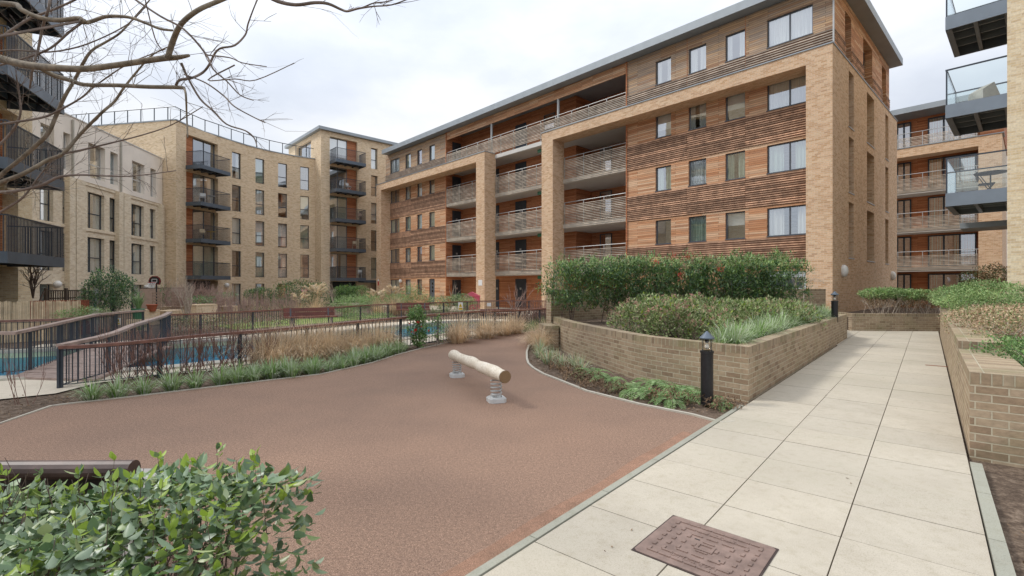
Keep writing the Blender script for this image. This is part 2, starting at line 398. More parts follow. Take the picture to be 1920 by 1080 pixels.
def wall(fr, s0, s1, z0, z1, holes=(), t=0., reveal=.15, mb=None, mi=0, mr=None, thick=0.):
    mb = mb or MB(); mr = mi if mr is None else mr
    hs = [(max(s0, min(a, b)), min(s1, max(a, b)), max(z0, c), min(z1, d)) for a, b, c, d in holes]
    hs = [h for h in hs if h[1] - h[0] > .01 and h[3] - h[2] > .01]
    ss = sorted({s0, s1, *[h[0] for h in hs], *[h[1] for h in hs]}); zz = sorted({z0, z1, *[h[2] for h in hs], *[h[3] for h in hs]})
    flip = fr.ds.cross(V((0, 0, 1))).dot(fr.dt) > 0
    def q(a, b, c, d, m):
        if flip: mb.quad(d, c, b, a, m)
        else: mb.quad(a, b, c, d, m)
    for i in range(len(ss) - 1):
        j0 = 0
        while j0 < len(zz) - 1:
            cm = (ss[i] + ss[i + 1]) / 2
            def solid(j): 
                zc = (zz[j] + zz[j + 1]) / 2
                return not any(h[0] < cm < h[1] and h[2] < zc < h[3] for h in hs)
            if not solid(j0): j0 += 1; continue
            j1 = j0
            while j1 + 1 < len(zz) - 1 and solid(j1 + 1): j1 += 1
            a, b, c, d = fr.p(ss[i], t, zz[j0]), fr.p(ss[i + 1], t, zz[j0]), fr.p(ss[i + 1], t, zz[j1 + 1]), fr.p(ss[i], t, zz[j1 + 1])
            q(d, c, b, a, mi); j0 = j1 + 1
    r = reveal
    for a, b, c, d in hs:
        P = fr.p
        q(P(a, t, c), P(a, t, d), P(a, t + r, d), P(a, t + r, c), mr)
        q(P(b, t, d), P(b, t, c), P(b, t + r, c), P(b, t + r, d), mr)
        q(P(a, t, d), P(b, t, d), P(b, t + r, d), P(a, t + r, d), mr)
        q(P(b, t, c), P(a, t, c), P(a, t + r, c), P(b, t + r, c), mr)
    return mb
CUR = ['curtain_cream', 'curtain_cream', 'curtain_green', 'blind', None, None]
def window(root, fr, s0, s1, z0, z1, t, mull=(), trans=(), style='rnd', fm='frame_grey', bar=.045, sill=True, glass='glass', name='window'):
    if s0 > s1: s0, s1 = s1, s0
    mb = MB(); d = .05
    mb.fb(fr, s0, s0 + bar, t - .01, t + d, z0, z1); mb.fb(fr, s1 - bar, s1, t - .01, t + d, z0, z1)
    mb.fb(fr, s0 + bar, s1 - bar, t - .01, t + d, z0, z0 + bar); mb.fb(fr, s0 + bar, s1 - bar, t - .01, t + d, z1 - bar, z1)
    for m in mull:
        c = s0 + (s1 - s0) * m; mb.fb(fr, c - bar * .6, c + bar * .6, t - .006, t + d, z0 + bar, z1 - bar)
    for m in trans:
        c = z0 + (z1 - z0) * m; mb.fb(fr, s0 + bar, s1 - bar, t - .003, t + d, c - bar * .6, c + bar * .6)
    if sill: mb.fb(fr, s0 - .02, s1 + .02, t - .13, t - .012, z0 - .03, z0 + .01)
    o = mb.build(name, fm, root)
    g = MB(); g.quad(fr.p(s0 + .02, t + .035, z0 + .02), fr.p(s1 - .02, t + .035, z0 + .02), fr.p(s1 - .02, t + .035, z1 - .02), fr.p(s0 + .02, t + .035, z1 - .02))
    g.build('pane', glass, o)
    st = random.choice(CUR) if style == 'rnd' else style
    if st:
        c = MB()
        if st == 'blind':
            zz = z1 - (z1 - z0) * U(.4, 1.); c.quad(fr.p(s0, t + .12, zz), fr.p(s1, t + .12, zz), fr.p(s1, t + .12, z1), fr.p(s0, t + .12, z1)); nm = 'blind'
        else:
            W = s1 - s0; nm = 'curtain'
            spans = [(0, 1)] if (W < .9 or R() < .35) else [(0, U(.28, .45)), (U(.58, .72), 1)]
            for a, b in spans:
                n = max(6, int((b - a) * W / .045)); prev = None
                for i in range(n + 1):
                    x = s0 + W * (a + (b - a) * i / n); tt = t + .11 + .03 * math.sin(i * 1.9) + .012 * math.sin(i * .7)
                    cur = (fr.p(x, tt, z0 + .03), fr.p(x, tt, z1))
                    if prev: c.quad(prev[0], cur[0], cur[1], prev[1])
                    prev = cur
        c.build(nm, st, o)
    return o
def slats(mb, fr, s0, s1, t, z0, z1, pitch=.105, h=.045, d=.035, mi=0, jit=.004, brk=()):
    n = int(round((z1 - z0) / pitch)); cuts = [s0] + sorted(brk) + [s1]
    for i in range(n):
        z = z0 + (i + .5) * (z1 - z0) / n
        for a, b in zip(cuts, cuts[1:]):
            zz = z + U(-jit, jit); mb.fb(fr, a + .008, b - .008, t - d, t, zz - h / 2, zz + h / 2, mi)
def bars(mb, fr, s0, s1, t, z0, z1, pitch=.1, w=.014, mi=0):
    n = max(1, int(abs(s1 - s0) / pitch))
    for i in range(n + 1):
        x = s0 + (s1 - s0) * i / n; mb.fb(fr, x - w / 2, x + w / 2, t - w / 2, t + w / 2, z0, z1, mi)
def balcony(root, fr, s0, s1, dep, zf, fascia=.28, hr=1.1, mat='balcony_metal', rail='dark_metal', pitch=.085, bw=.018):
    """steel balcony standing dep in front of plane t=0 ; zf = floor level"""
    mb = MB(); b = .14
    mb.fb(fr, s0, s1, -dep, -dep + .05, zf - fascia, zf); mb.fb(fr, s0, s0 + .05, -dep + .05, -.002, zf - fascia, zf)
    mb.fb(fr, s1 - .05, s1, -dep + .05, -.002, zf - fascia, zf)
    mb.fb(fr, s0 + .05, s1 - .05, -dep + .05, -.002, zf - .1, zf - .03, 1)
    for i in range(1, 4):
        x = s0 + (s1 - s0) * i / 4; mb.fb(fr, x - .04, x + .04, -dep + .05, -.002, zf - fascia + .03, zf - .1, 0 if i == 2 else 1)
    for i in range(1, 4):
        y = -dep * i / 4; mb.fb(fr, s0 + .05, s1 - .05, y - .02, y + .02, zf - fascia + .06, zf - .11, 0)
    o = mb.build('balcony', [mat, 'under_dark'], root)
    r = MB(); e = .03
    bars(r, fr, s0 + e, s1 - e, -dep + e, zf, zf + hr - .04, pitch, bw)
    for s_ in (s0 + e, s1 - e):
        n = int(dep / pitch)
        for i in range(1, n): r.fb(fr, s_ - bw / 2, s_ + bw / 2, -dep + e + i * (dep - e) / n - bw / 2, -dep + e + i * (dep - e) / n + bw / 2, zf, zf + hr - .04)
        r.fb(fr, s_ - .02, s_ + .02, -dep + e, -.002, zf + hr - .04, zf + hr)
    r.fb(fr, s0 + e, s1 - e, -dep + e - .02, -dep + e + .02, zf + hr - .04, zf + hr)
    r.build('railing', rail, o); return o
# ================================================================== BUILDINGS
D1 = V((-.6854, .7282, 0)); D2 = V((.7282, .6854, 0))
# ---------------- main timber and brick block
random.seed(11)
O = (12.99, 19.84); F = Fr(O, D1, D2); GF = Fr(O, D2, D1)
main = thing('apartment_block', 'long five storey block clad in orange timber inside tall buff brick frames', 'building', (O[0], O[1], 0))
ZK = [.1 + 2.9 * k for k in range(5)]; ZT = 14.5; ZB = 11.5
T = 1.02
sA = F.s(1175, T); sP2b, sP2a = F.s(1015.5), F.s(1036.3); sP3a, sP3b = F.s(908.5), F.s(892.6); sLa, sLb = F.s(714), F.s(705.5)
sL0 = F.s(837, T); sEnd = sLb - .02; pw = F.s(1511) 
# brick piers and beams
for s0, s1 in ((.0, pw), (sP2a, sP2b), (sP3a, sP3b), (sLa, sLb)):
    mb = MB(); mb.fb(F, s0, s1, 0, 1.1, -.1, ZB - .6); mb.build('brick_pier', 'brick_warm', main, uvang=math.atan2(D1.y, D1.x))
for s0, s1 in ((0., sP2b), (sP3a, sLb)):
    mb = MB(); mb.fb(F, s0, s1, 0, 1.1, ZB - .6, ZB); mb.build('brick_beam', 'brick_warm', main, uvang=math.atan2(D1.y, D1.x))
    mb = MB(); mb.fb(F, s0 - .02, s1 + .02, -.035, 1.0, ZB, ZB + .05); mb.build('flashing', 'roof_metal', main)
# timber skins with window openings
WR = [(1229, 1258), (1291, 1324), (1360, 1397)]
WL = [(760, 770), (782, 791), (804.5, 815)]
holesR, winsR, holesL, winsL = [], [], [], []
for k in range(5):
    z0, z1 = ZK[k] + .92, ZK[k] + 2.22
    for a, b in WR: winsR.append((F.s(b, T), F.s(a, T), z0, z1, ()))
    winsR.append((F.s(1524, T), F.s(1438, T), z0, z1, (.5,)))
    if k > 0:
        for a, b in WL: winsL.append((F.s(b, T), F.s(a, T), z0, z1, ()))
        winsL.append((F.s(749, T), F.s(731.5, T), z0, z1, (.5,)))
winsL += [(F.s(749, T), F.s(731.5, T), .12, 2.3, (.5,)), (F.s(770, T), F.s(760, T), .95, 2.3, ()), (F.s(791, T), F.s(782, T), .95, 2.3, ())]
doorL = (F.s(815, T), F.s(804.5, T), .08, 2.3)
holesR = [w[:4] for w in winsR]; holesL = [w[:4] for w in winsL] + [doorL]
for s0, s1, hs in ((.2, sA, holesR), (sL0, sEnd, holesL)):
    lo = wall(F, s0, s1, -.1, ZB, [h for h in hs if h[2] < 11], T, .13); lo.build('timber_cladding', 'timber', main)
    up = wall(F, s0, s1, ZB, ZT, [h for h in hs if h[2] > 11], T, .13); up.build('timber_cladding', M['timber_top'] if 'timber_top' in M else 'timber', main)
for w in winsR:
    hi = w[2] > 9
    window(main, F, w[0], w[1], w[2], w[3], T + .1, w[4], style=('curtain_cream' if (R() < .6 or w[4]) else 'blind') if hi else random.choice(['curtain_cream', 'curtain_green', 'blind', None]))
for w in winsL: window(main, F, w[0], w[1], w[2], w[3], T + .1, w[4], style=random.choice(['curtain_green', 'curtain_cream', 'curtain_red', None]))
d = MB(); d.fb(F, doorL[0], doorL[1], T + .08, T + .13, doorL[2], doorL[3]); dd = d.build('door', 'frame_grey', main)
g = MB()
for i in range(3): g.fb(F, (doorL[0] + doorL[1]) / 2 - .09, (doorL[0] + doorL[1]) / 2 + .09, T + .06, T + .078, 1.15 + i * .33, 1.33 + i * .33)
g.build('door_pane', 'glass_dark', dd)
# louvre bands
def backing(fr, s0, s1, t, z0, z1):
    b = MB(); b.quad(fr.p(s0, t, z0), fr.p(s1, t, z0), fr.p(s1, t, z1), fr.p(s0, t, z1)); b.build('louvre_backing', 'louvre_dark', main)
jR = [F.s(1288.5, T), F.s(1397.8, T)]
for k in range(5):
    z0, z1 = ZK[k] - .57, ZK[k] + .86
    if k == 0: z0 = 0
    if k == 4: z0 = ZB + .07
    backing(F, .2, sA, T - .005, z0, z1); backing(F, sL0, F.s(730, T), T - .005, z0 if k else 0, z1 if k else .1)
    mb = MB(); slats(mb, F, .2, sA, T - .01, z0, z1, brk=jR); mb.build('louvre_band', 'slat' if k < 4 else 'slat_grey', main)
    if k > 0:
        mb = MB(); slats(mb, F, sL0, F.s(730 if k < 4 else 722, T), T - .01, z0, z1, brk=[F.s(771, T)]); mb.build('louvre_band', 'slat' if k < 4 else 'slat_grey', main)
mb = MB()
for px in (1175.5,): mb.fb(F, F.s(px, T) - .03, F.s(px, T) + .03, T - .07, T + .1, 0, ZT)
mb.fb(F, sL0 - .03, sL0 + .03, T - .07, T + .1, 0, ZT)
for s_ in jR: mb.fb(F, s_ - .012, s_ + .012, T - .012, T + .01, ZB + .1, ZT)
mb.build('corner_trim', 'timber_red', main)
# gallery: back walls, slabs, balustrades
tb, tc = 2.7, 4.4
sj = F.s(1080, tb)
bays = MB()
wall(F, sj, sL0, -.1, ZT, (), tb, .1, bays); wall(F, sA - .01, sj, -.1, ZT, (), tc, .1, bays)
def face(a, t0, t1, flip=0):
    q = [F.p(a, t0, -.1), F.p(a, t1, -.1), F.p(a, t1, ZT), F.p(a, t0, ZT)]
    bays.quad(*(q[::-1] if flip else q))
face(sL0, T, tb); face(sj, tb, tc); face(sA, T, tc, 1)
bays.build('gallery_wall', 'timber_red', main)
# upper fascia of timber above the top gallery
mb = MB(); mb.fb(F, sA, sL0, T, T + .06, ZT - .62, ZT); mb.build('timber_fascia', 'timber', main)
for k in range(1, 5):
    mb = MB(); mb.fb(F, sA + .01, sj, T + .03, tc - .01, ZK[k] - .55, ZK[k] - .25); mb.fb(F, sj, sL0 - .01, T + .03, tb - .01, ZK[k] - .55, ZK[k] - .25)
    mb.fb(F, sA + .01, sL0 - .01, T - .0, T + .029, ZK[k] - .53, ZK[k] - .3)
    mb.build('gallery_slab', 'soffit', main)
segs = {k: [(sA, sP2a - .05), (sP2b + .02, sP3a - .05), (sP3b + .02, sL0)] for k in (1, 2, 3)}; segs[4] = [(sA, sL0)]
for k in range(1, 5):
    for (s0, s1) in segs[k]:
        mb = MB(); z0 = ZK[k] - .55 if k < 4 else ZB + .07
        slats(mb, F, s0, s1, T - .01, z0, ZK[k] + .95, pitch=.1, h=.042, brk=[s0 + (s1 - s0) * .5] if s1 - s0 > 3 else [])
        b = mb.build('balustrade', 'slat_pale' if k > 1 else 'slat_grey', main)
        h = MB(); n = max(2, int((s1 - s0) / 1.3))
        for i in range(n + 1):
            x = s0 + .05 + (s1 - s0 - .1) * i / n; h.fb(F, x - .02, x + .02, T + .0, T + .05, ZK[k] - .3, ZK[k] + 1.12)
        h.tube([F.p(s0, T + .06, ZK[k] + 1.12), F.p(s1, T + .06, ZK[k] + 1.12)], .025, 8)
        h.build('handrail', 'steel', b)
for px in (922, 1047):
    mb = MB(); mb.tube([F.p(F.s(px, T + .1), T + .1, ZK[4] - .2), F.p(F.s(px, T + .1), T + .1, ZT)], .09, 14); mb.build('steel_column', 'steel', main, smooth=False)
# doors in the galleries
def gdoor(fr, s0, s1, t, z0, h=2.15, pane=False):
    d = MB(); d.fb(fr, min(s0, s1), max(s0, s1), t - .05, t - .01, z0, z0 + h); o = d.build('door', 'dark_metal', main)
    c = (s0 + s1) / 2; g = MB(); g.fb(fr, c - .09, c + .09, t - .062, t - .051, z0 + 1.35, z0 + 1.5); g.build('door_number_plate', 'steel', o)
for k in range(5):
    z = ZK[k] if k else .05
    gdoor(F, F.s(967, tb), F.s(987, tb), tb, z)
    if k < 4: gdoor(F, F.s(930, tb), F.s(936, tb), tb, z)
    SR = Fr((F.p(sL0, 0, 0).x, F.p(sL0, 0, 0).y), D2, D1)
    gdoor(SR, 1.62, 2.5, 0, z)
    if k in (1, 2, 3): window(main, F, F.s(1148, tc), F.s(1126, tc), ZK[k] + .1, ZK[k] + 2.2, tc - .08, (), (), 'curtain_green' if k != 3 else None)
    if k == 4: window(main, F, F.s(1041, tb), F.s(1021, tb), z, z + 2.15, tb - .08, (), (.5,), None)
    if k in (1, 2, 3, 4):
        for px in (1012,):
            s_ = F.s(px, T + .4); l = MB(); l.fb(F, s_ - .2, s_ + .2, T + .38, T + .41, ZK[k] - .85 if k < 5 else 0, ZK[k] - .62); e = l.build('exit_sign', 'trellis_green' if 'trellis_green' in M else 'pot_green', main)
# gable wall in brick with tall slots, timber storey over
GH = []
for k in (1, 2, 3):
    z0, z1 = ZK[k] - .12, ZK[k] + 2.36
    for a, b in ((1591.4, 1600.9), (1625.5, 1639.3), (1660, 1665.8)): GH.append((GF.s(a), GF.s(b), z0, z1))
sG = 13.8
wall(GF, 1.1, sG, -.1, ZB, GH, 0, .62).build('gable_wall', 'brick_warm', main)
mb = MB(); mb.fb(GF, 0, .0005, 0, .001, 0, .01)
f2 = MB(); f2.fb(GF, -.02, sG + .05, -.03, .25, ZB + .001, ZB + .051); f2.build('flashing', 'roof_metal', main)
for a, b, z0, z1 in GH:
    window(main, GF, a, b, z0, z1, .62, (), (.45,), None, 'dark_metal', glass='glass_dark', sill=False)
    sm = MB(); sm.fb(GF, a - .03, b + .03, -.03, .6, z0 - .03, z0 + .012); sm.build('window_sill', 'steel', main)
tg = .2; GH2 = [(GF.s(a, tg), GF.s(b, tg), ZB + .06, ZB + 2.5) for a, b in ((1584.5, 1596), (1618.5, 1635.5), (1653.5, 1661.5))]
s1g = 12.7
wall(GF, 1.02, s1g, ZB + .05, ZT, GH2, tg, .35).build('timber_cladding', 'timber', main, )
for a, b, z0, z1 in GH2: window(main, GF, a, b, z0, z1, tg + .35, (), (.4,), None, 'dark_metal', glass='glass_dark', sill=False)
mb = MB(); cuts = [1.02] + [v for h in GH2 for v in (h[0], h[1])] + [s1g]
for i in range(0, len(cuts), 2): mb = MB(); slats(mb, GF, cuts[i], cuts[i + 1], tg - .01, ZB + .1, ZB + 1.05); mb.build('louvre_band', 'slat', main)
mb = MB(); mb.fb(GF, .96, 1.02, tg - .03, tg + .03, ZB + .05, ZT); mb.build('corner_trim', 'steel', main)
# roof slab with deep metal eaves, rear and end walls
mb = MB(); mb.fb(F, -.38, F.s(716, .4), .38, 13.1, ZT + .02, ZT + .42); mb.fb(F, -.30, F.s(716, .4) - .05, .46, 13.0, ZT + .42, ZT + .47)
mb.build('roof', 'roof_metal', main)
mb = MB(); mb.fb(F, 0.1, sEnd, 13.5, 13.8, -.1, ZB); mb.fb(F, sEnd - .3, sEnd, 1.2, 13.5, -.1, ZT); mb.fb(F, .3, sEnd - .3, 12.4, 12.7, ZB, ZT)
mb.fb(F, .3, sEnd - .3, 12.7, 13.75, ZB - .1, ZB - .02); mb.build('rear_wall', 'brick_warm', main)
# bulkhead lights on the gable and wing
def bulkhead(fr, s_, t, z, name='wall_light', r=.17, label=None):
    mb = MB(); mb.fb(fr, s_ - .06, s_ + .06, t - .05, t - .001, z - .06, z + .06)
    c = fr.p(s_, t - .13, z); mb.sphere(c, r, 14, 1, 1.0)
    o = mb.build(name, ['steel', 'lamp_white'], None, loc=tuple(c), smooth=True); tag(o, label, 'wall light'); return o
def elliptic(fr, s_, t, z, label):
    mb = MB(); c = fr.p(s_, t - .06, z); mb.sphere(c, .17, 14, 0, 1.55)
    o = mb.build('wall_light', 'lamp_white', None, loc=tuple(c), smooth=True); tag(o, label, 'wall light')
elliptic(GF, GF.s(1579), 0, GF.zat(1579, 508), 'white oval wall light on the brick gable nearest the building corner')
elliptic(GF, GF.s(1671), 0, GF.zat(1671, 517), 'white oval wall light at the far end of the brick gable')
bulkhead(F, F.s(753, T), T, F.zat(753, 527, T), label='white globe light on the timber ground floor wall beside the glazed doors')
# notices on the brick piers
mb = MB(); s_ = F.s(900.5); mb.fb(F, s_ - .22, s_ + .22, -.012, -.001, 2.3 - .6, 2.12); tag(mb.build('notice', 'white', None), 'white notice sheet fixed to the brick pier left of the entrance bay', 'sign')
mb = MB(); s_ = F.s(709.5); mb.fb(F, s_ - .1, s_ + .1, -.02, -.001, 1.75, 2.15); mb.fb(F, s_ - .1, s_ + .1, -.021, -.001, 2.15, 2.35, 1); tag(mb.build('notice', ['red_paint', 'white'], None), 'small red and white sign on the far left brick pier', 'sign')
# ---------------- tower behind, left of the main block
random.seed(12)
TO = (-18.72, 48.0); TF = Fr(TO, D2, D1); TL = Fr(TO, D1, D2)
tower = thing('brick_tower', 'buff brick tower with flat roof and five dark balconies stacked on its face', 'building', (TO[0], TO[1], 0))
TZ = [2.5 + 2.9 * k for k in range(5)]; TT = 17.0
r0, r1 = TF.s(618.3), TF.s(670)
hs = [(r0, r1, z, z + 2.45) for z in TZ] + [(r0, r1, -.1, 2.15)]
wc = [(TF.s(695.7), TF.s(708), z, z + 2.2) for z in TZ] + [(TF.s(695.7), TF.s(708), 0, 2.)]
mb = wall(TF, 0, 12, -.1, TT, hs + wc, 0, .35); wall(TL, 0, 9, -.1, TT, [(TL.s(583), TL.s(556), 14.55, 16.6)], 0, .3, mb)
mb.fb(TF, 11.9, 12.2, 0, 9, 0, TT); mb.fb(TF, 0.3, 12, 8.7, 9, 0, TT); mb.build('wall', 'brick_buff', tower)
mb = MB(); mb.fb(TF, -.35, 12.4, -.35, 9.3, TT + .01, TT + .3); mb.build('roof', 'roof_metal', tower)
for i, z in enumerate(TZ):
    rm = r0 + (r1 - r0) * .66
    window(tower, TF, r0, rm, z, z + 2.45, .3, (.48,), (), ['curtain_cream', 'curtain_cream', 'curtain_green', None, 'blind'][i], sill=False)
    t_ = wall(TF, rm, r1, z, z + 2.45, (), .3, .1); t_.build('timber_panel', 'timber_red', tower)
    balcony(tower, TF, r0 - .0, TF.s(683, -1.1), 1.5, z, .32)
for h in wc[:-1]: window(tower, TF, h[0], h[1], h[2], h[3], .25, (), (.45,), 'rnd')
window(tower, TF, wc[-1][0], wc[-1][1], 0, 2., .25, (), (), None)
window(tower, TL, TL.s(583), TL.s(556), 14.55, 16.6, .25, (.5,), (), None)
mb = MB(); mb.fb(TF, r1 + .1, 12, -1.3, -.002, 2.05, 2.3); mb.build('canopy', 'balcony_metal', tower)
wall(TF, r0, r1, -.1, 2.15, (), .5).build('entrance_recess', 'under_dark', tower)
# ---------------- curved brick building
random.seed(13)
yr = [(330, 225.5), (348, 234), (380, 247), (409, 256), (430, 263), (464, 273.5), (480, 277.7), (508, 284.5), (530, 289), (549, 292.5), (592, 299)]
def roofy(px):
    for (a, b), (c, d_) in zip(yr, yr[1:]):
        if a <= px <= c: return b + (d_ - b) * (px - a) / (c - a)
    return yr[-1][1]
def cpt(px): Y = 12.8 * FPX / (HY - roofy(px)); return PY(px, Y)
CZ = 14.4
curved = thing('curved_apartment_building', 'buff brick building with gently curved facade, balcony stack and glass roof rail', 'building', (*cpt(409), 0))
W_ = V((*cpt(330), 0)); P2 = V((-32.5, 38.9, 0))
cf = Fr(W_, P2 - W_, (P2 - W_).cross(V((0, 0, -1))))
if cf.dt.y < 0: cf.dt = -cf.dt
wl = MB(); wall(cf, 0, 12, -.1, CZ, (), 0, .1, wl)
edges = [330, 348, 409, 464, 508, 549, 592]; frs = []
for a, b in zip(edges, edges[1:]):
    A, B = V((*cpt(a), 0)), V((*cpt(b), 0)); dn = V((-(B - A).y, (B - A).x, 0))
    if dn.dot(A) < 0: dn = -dn
    frs.append((Fr(A, B - A, dn), (B - A).length))
CW = [(435, 450), (479, 493.5), (521.5, 536), (563, 577)]
for i, (fr, ln) in enumerate(frs):
    if i == 1:
        hs = [(.05, ln - .02, z, z + 2.5) for z in TZ[:4]] + [(.05, ln - .02, -.1, 2.15)]
        wall(fr, 0, ln, -.1, CZ, hs, 0, .8, wl)
    elif i >= 2:
        a, b = CW[i - 2]; sa, sb = fr.s(a), fr.s(b) + .12
        hs = [(sa, sb, z + .02, z + 2.3) for z in TZ[:4]] + [(sa, sb, -.3, 1.9)]
        wall(fr, 0, ln, -.1, CZ, hs, 0, .2, wl)
    else: wall(fr, 0, ln, -.1, CZ, (), 0, .1, wl)
wl.build('wall', 'brick_buff', curved)
for i, (fr, ln) in enumerate(frs):
    if i == 1:
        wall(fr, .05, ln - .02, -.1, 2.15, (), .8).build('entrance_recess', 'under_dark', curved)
        for z in TZ[:4]:
            sm = .05 + (ln - .1) * .3
            wall(fr, .05, sm, z, z + 2.5, (), .35).build('timber_panel', 'timber_red', curved)
            window(curved, fr, sm, ln - .04, z, z + 2.5, .35, (.5,), (), 'rnd', sill=False)
            balcony(curved, fr, 0.0, fr.s(432.5, -1.5), 1.5, z, .3)
    elif i >= 2:
        a, b = CW[i - 2]; sa, sb = fr.s(a), fr.s(b) + .12
        for j, z in enumerate(TZ[:4]): window(curved, fr, sa, sb, z + .02, z + 2.3, .13, (), (.42,), 'rnd', 'dark_metal')
        window(curved, fr, sa, sb, -.3, 1.9, .13, (), (), random.choice(['curtain_cream', None]), 'dark_metal')
# parapet cap, roof and glass rail
pl = [cf.p(11.9, 0, 0)] + [V((*cpt(px), 0)) for px in (330, 348, 380, 409, 430, 464, 490, 508, 530, 549, 570, 592)]
mb = MB(); rl = MB(); gl = MB()
for a, b in zip(pl, pl[1:]):
    d_ = (b - a); ln = d_.length; d_.normalize(); nn = V((-d_.y, d_.x, 0))
    if nn.dot(a) < 0: nn = -nn
    if a is pl[0]: nn = cf.dt
    mb.box(a - nn * .06 + V((0, 0, CZ)), d_ * ln, nn * .4, (0, 0, .09))
rp = [V((p.x, p.y, 0)) for p in pl]; 
def walk(pts, step):
    out = []; acc = 0; 
    for a, b in zip(pts, pts[1:]):
        ln = (b - a).length; x = acc
        while x < ln: out.append(a + (b - a) * (x / ln)); x += step
        acc = x - ln
    return out
inw = V((-.25, .25, 0))
rl.tube([p + inw + V((0, 0, CZ + 1.15)) for p in rp], .035, 6)
for p in walk(rp, 1.25): rl.cbox(p.x + inw.x, p.y + inw.y, CZ + .6, .05, .05, 1.1)
for a, b in zip(rp, rp[1:]): gl.quad(a + inw + V((0, 0, CZ + .2)), b + inw + V((0, 0, CZ + .2)), b + inw + V((0, 0, CZ + 1.05)), a + inw + V((0, 0, CZ + 1.05)))
mb.build('parapet_cap', 'roof_metal', curved); rw2 = MB(); rw2.prism([(-19.6, 49.6), (-25, 60), (-25.3, 59.8), (-20, 49.7)], 0, 14); rw2.prism([(-25, 60), (-45, 55), (-45, 54.7), (-25, 59.7)], 0, 14); rw2.prism([(-45, 55), (-38, 40), (-37.7, 40), (-44.7, 55)], 0, 14); rw2.build('rear_wall', 'brick_buff', curved); o = rl.build('roof_rail', 'dark_metal', curved); gl.build('glass_panel', 'glass_clear', o)
mb = MB(); mb.prism([(p.x - .3, p.y + .35) for p in pl] + [(-25, 60), (-45, 55)], CZ - .3, CZ - .1); mb.build('roof', 'soffit', curved)
c5 = frs[2][0]; bulkhead(c5, c5.s(423.5), 0, 1.75, r=.2, label='white globe light on the curved building beneath the balcony stack')
# ---------------- terrace with white top storey
random.seed(14)
TRO = (-27.0, 37.75); R_ = Fr(TRO, (.1508, -.9886), (-.9886, -.1508))
terr = thing('terrace_building', 'three storey buff brick terrace with a pale rendered top floor and tall windows', 'building', (TRO[0], TRO[1], 0))
cols = [(239, 262, 1), (274, 284, 0), (155.5, 186.5, 1), (197.5, 211, 0), (64.5, 89, 1), (108, 120, 0)]
sh, wh, info = [], [], []
for a, b, big in cols:
    sb, sa = R_.s(a, .25), R_.s(b, .25)
    sa -= .05
    for j, (z0, z1) in enumerate(((0, 1.75), (2.5, 4.65), (5.2, 7.4), (8.3, 10.4))):
        (wh if j == 3 else sh).append((sa, sb, z0, z1)); info.append((sa, sb, z0, z1, big, j))
sT = 19.5
wall(R_, 0, sT, -.1, 7.95, sh, 0, .24).build('wall', 'brick_pale', terr)
wall(R_, 0, sT, 7.95, 11.45, wh, -.04, .45).build('rendered_wall', 'white_render', terr)
for sa, sb, z0, z1, big, j in info:
    window(terr, R_, sa, sb, z0, z1, .2, (.67,) if big else (), (.42,) if j else (), 'curtain_cream' if j in (1, 2) else random.choice(['curtain_cream', None, 'curtain_teal']), 'dark_metal' if j < 3 else 'soffit')
for a, b in ((215, 237), (120.5, 151), (296, 301)):
    sb, sa = R_.s(a), R_.s(b); mb = MB()
    sa, sb = min(sa, sb), max(sa, sb); w_ = sb - sa
    mb.fb(R_, sa, sb - w_ * .42, -.28, -.002, -.1, 7.9); mb.fb(R_, sb - w_ * .36, sb, -.28, -.002, -.1, 7.9); mb.build('pilaster', 'brick_pale', terr)
    if a > 290: continue
    mb = MB(); mb.tube([R_.p(sb - w_ * .39, -.12, 0), R_.p(sb - w_ * .39, -.12, 11.3)], .055, 8); mb.build('downpipe', 'rust' if 0 else 'stone_pot', terr)
for z in (5.0, 7.75): 
    mb = MB(); mb.fb(R_, .3, sT, -.06, -.002, z, z + .12); mb.build('string_course', 'brick_pale', terr)
mb = MB(); mb.fb(R_, -0, sT, -.08, .3, 11.451, 11.52); mb.build('parapet_cap', 'soffit', terr)
mb = MB(); mb.fb(R_, 0, sT, .3, 9, 11.1, 11.3); mb.fb(R_, sT, sT + .2, 0, 9, -.1, 11.4); mb.fb(R_, 0, sT, 8.9, 9, -.1, 11.05); mb.build('roof', 'soffit', terr)
bulkhead(R_, R_.s(271), -.0, 1.6, r=.16, label='white globe light on the brick terrace wall beside the basketball hoop')
bulkhead(R_, R_.s(103), -.0, 1.75, r=.2, label='grey globe light on the terrace wall above the dark lattice')
# ---------------- near left block with stacked balconies
random.seed(15)
LO = (-19.2, 19.6); LF = Fr(LO, (.3867, -.9222), (-.9222, -.3867))
leftb = thing('balcony_block', 'tall brick block at the left edge with big dark steel balconies one above another', 'building', (LO[0], LO[1], 0))
LZ = [2.7 + 2.9 * k for k in range(6)]
hs = [(1.05, 6.2, z, z + 2.5) for z in LZ] + [(1.05, 6.2, -.1, 2.35)]
mb = wall(LF, 0, 9, -.1, 20.5, hs, 0, .9)
E = Fr(LO, (-.9222, -.3867), (.3867, -.9222))
wall(E, 0, 10, -.1, 20.5, (), 0, .1, mb); mb.fb(LF, .1, 9, 9.9, 10, -.1, 20.5); mb.fb(LF, 8.9, 9, .1, 9.9, 0, 20.5); mb.build('wall', 'brick_yellow', leftb)
mb = MB(); mb.fb(LF, -.1, 9.1, -.1, 10.1, 20.51, 20.8); mb.build('roof', 'roof_metal', leftb)
for z in LZ[:-1]:
    mb = MB(); mb.fb(LF, 1.05, 1.5, .45, .89, z, z + 2.5); mb.build('timber_panel', 'timber_red', leftb)
    window(leftb, LF, 1.5, 6.1, z, z + 2.5, .5, (.25, .5, .75), (), 'curtain_cream' if z > 5 else None, sill=False)
    b = balcony(leftb, LF, 1.77, 5.6, 1.64, z, .36, 1.15, pitch=.085, bw=.020)
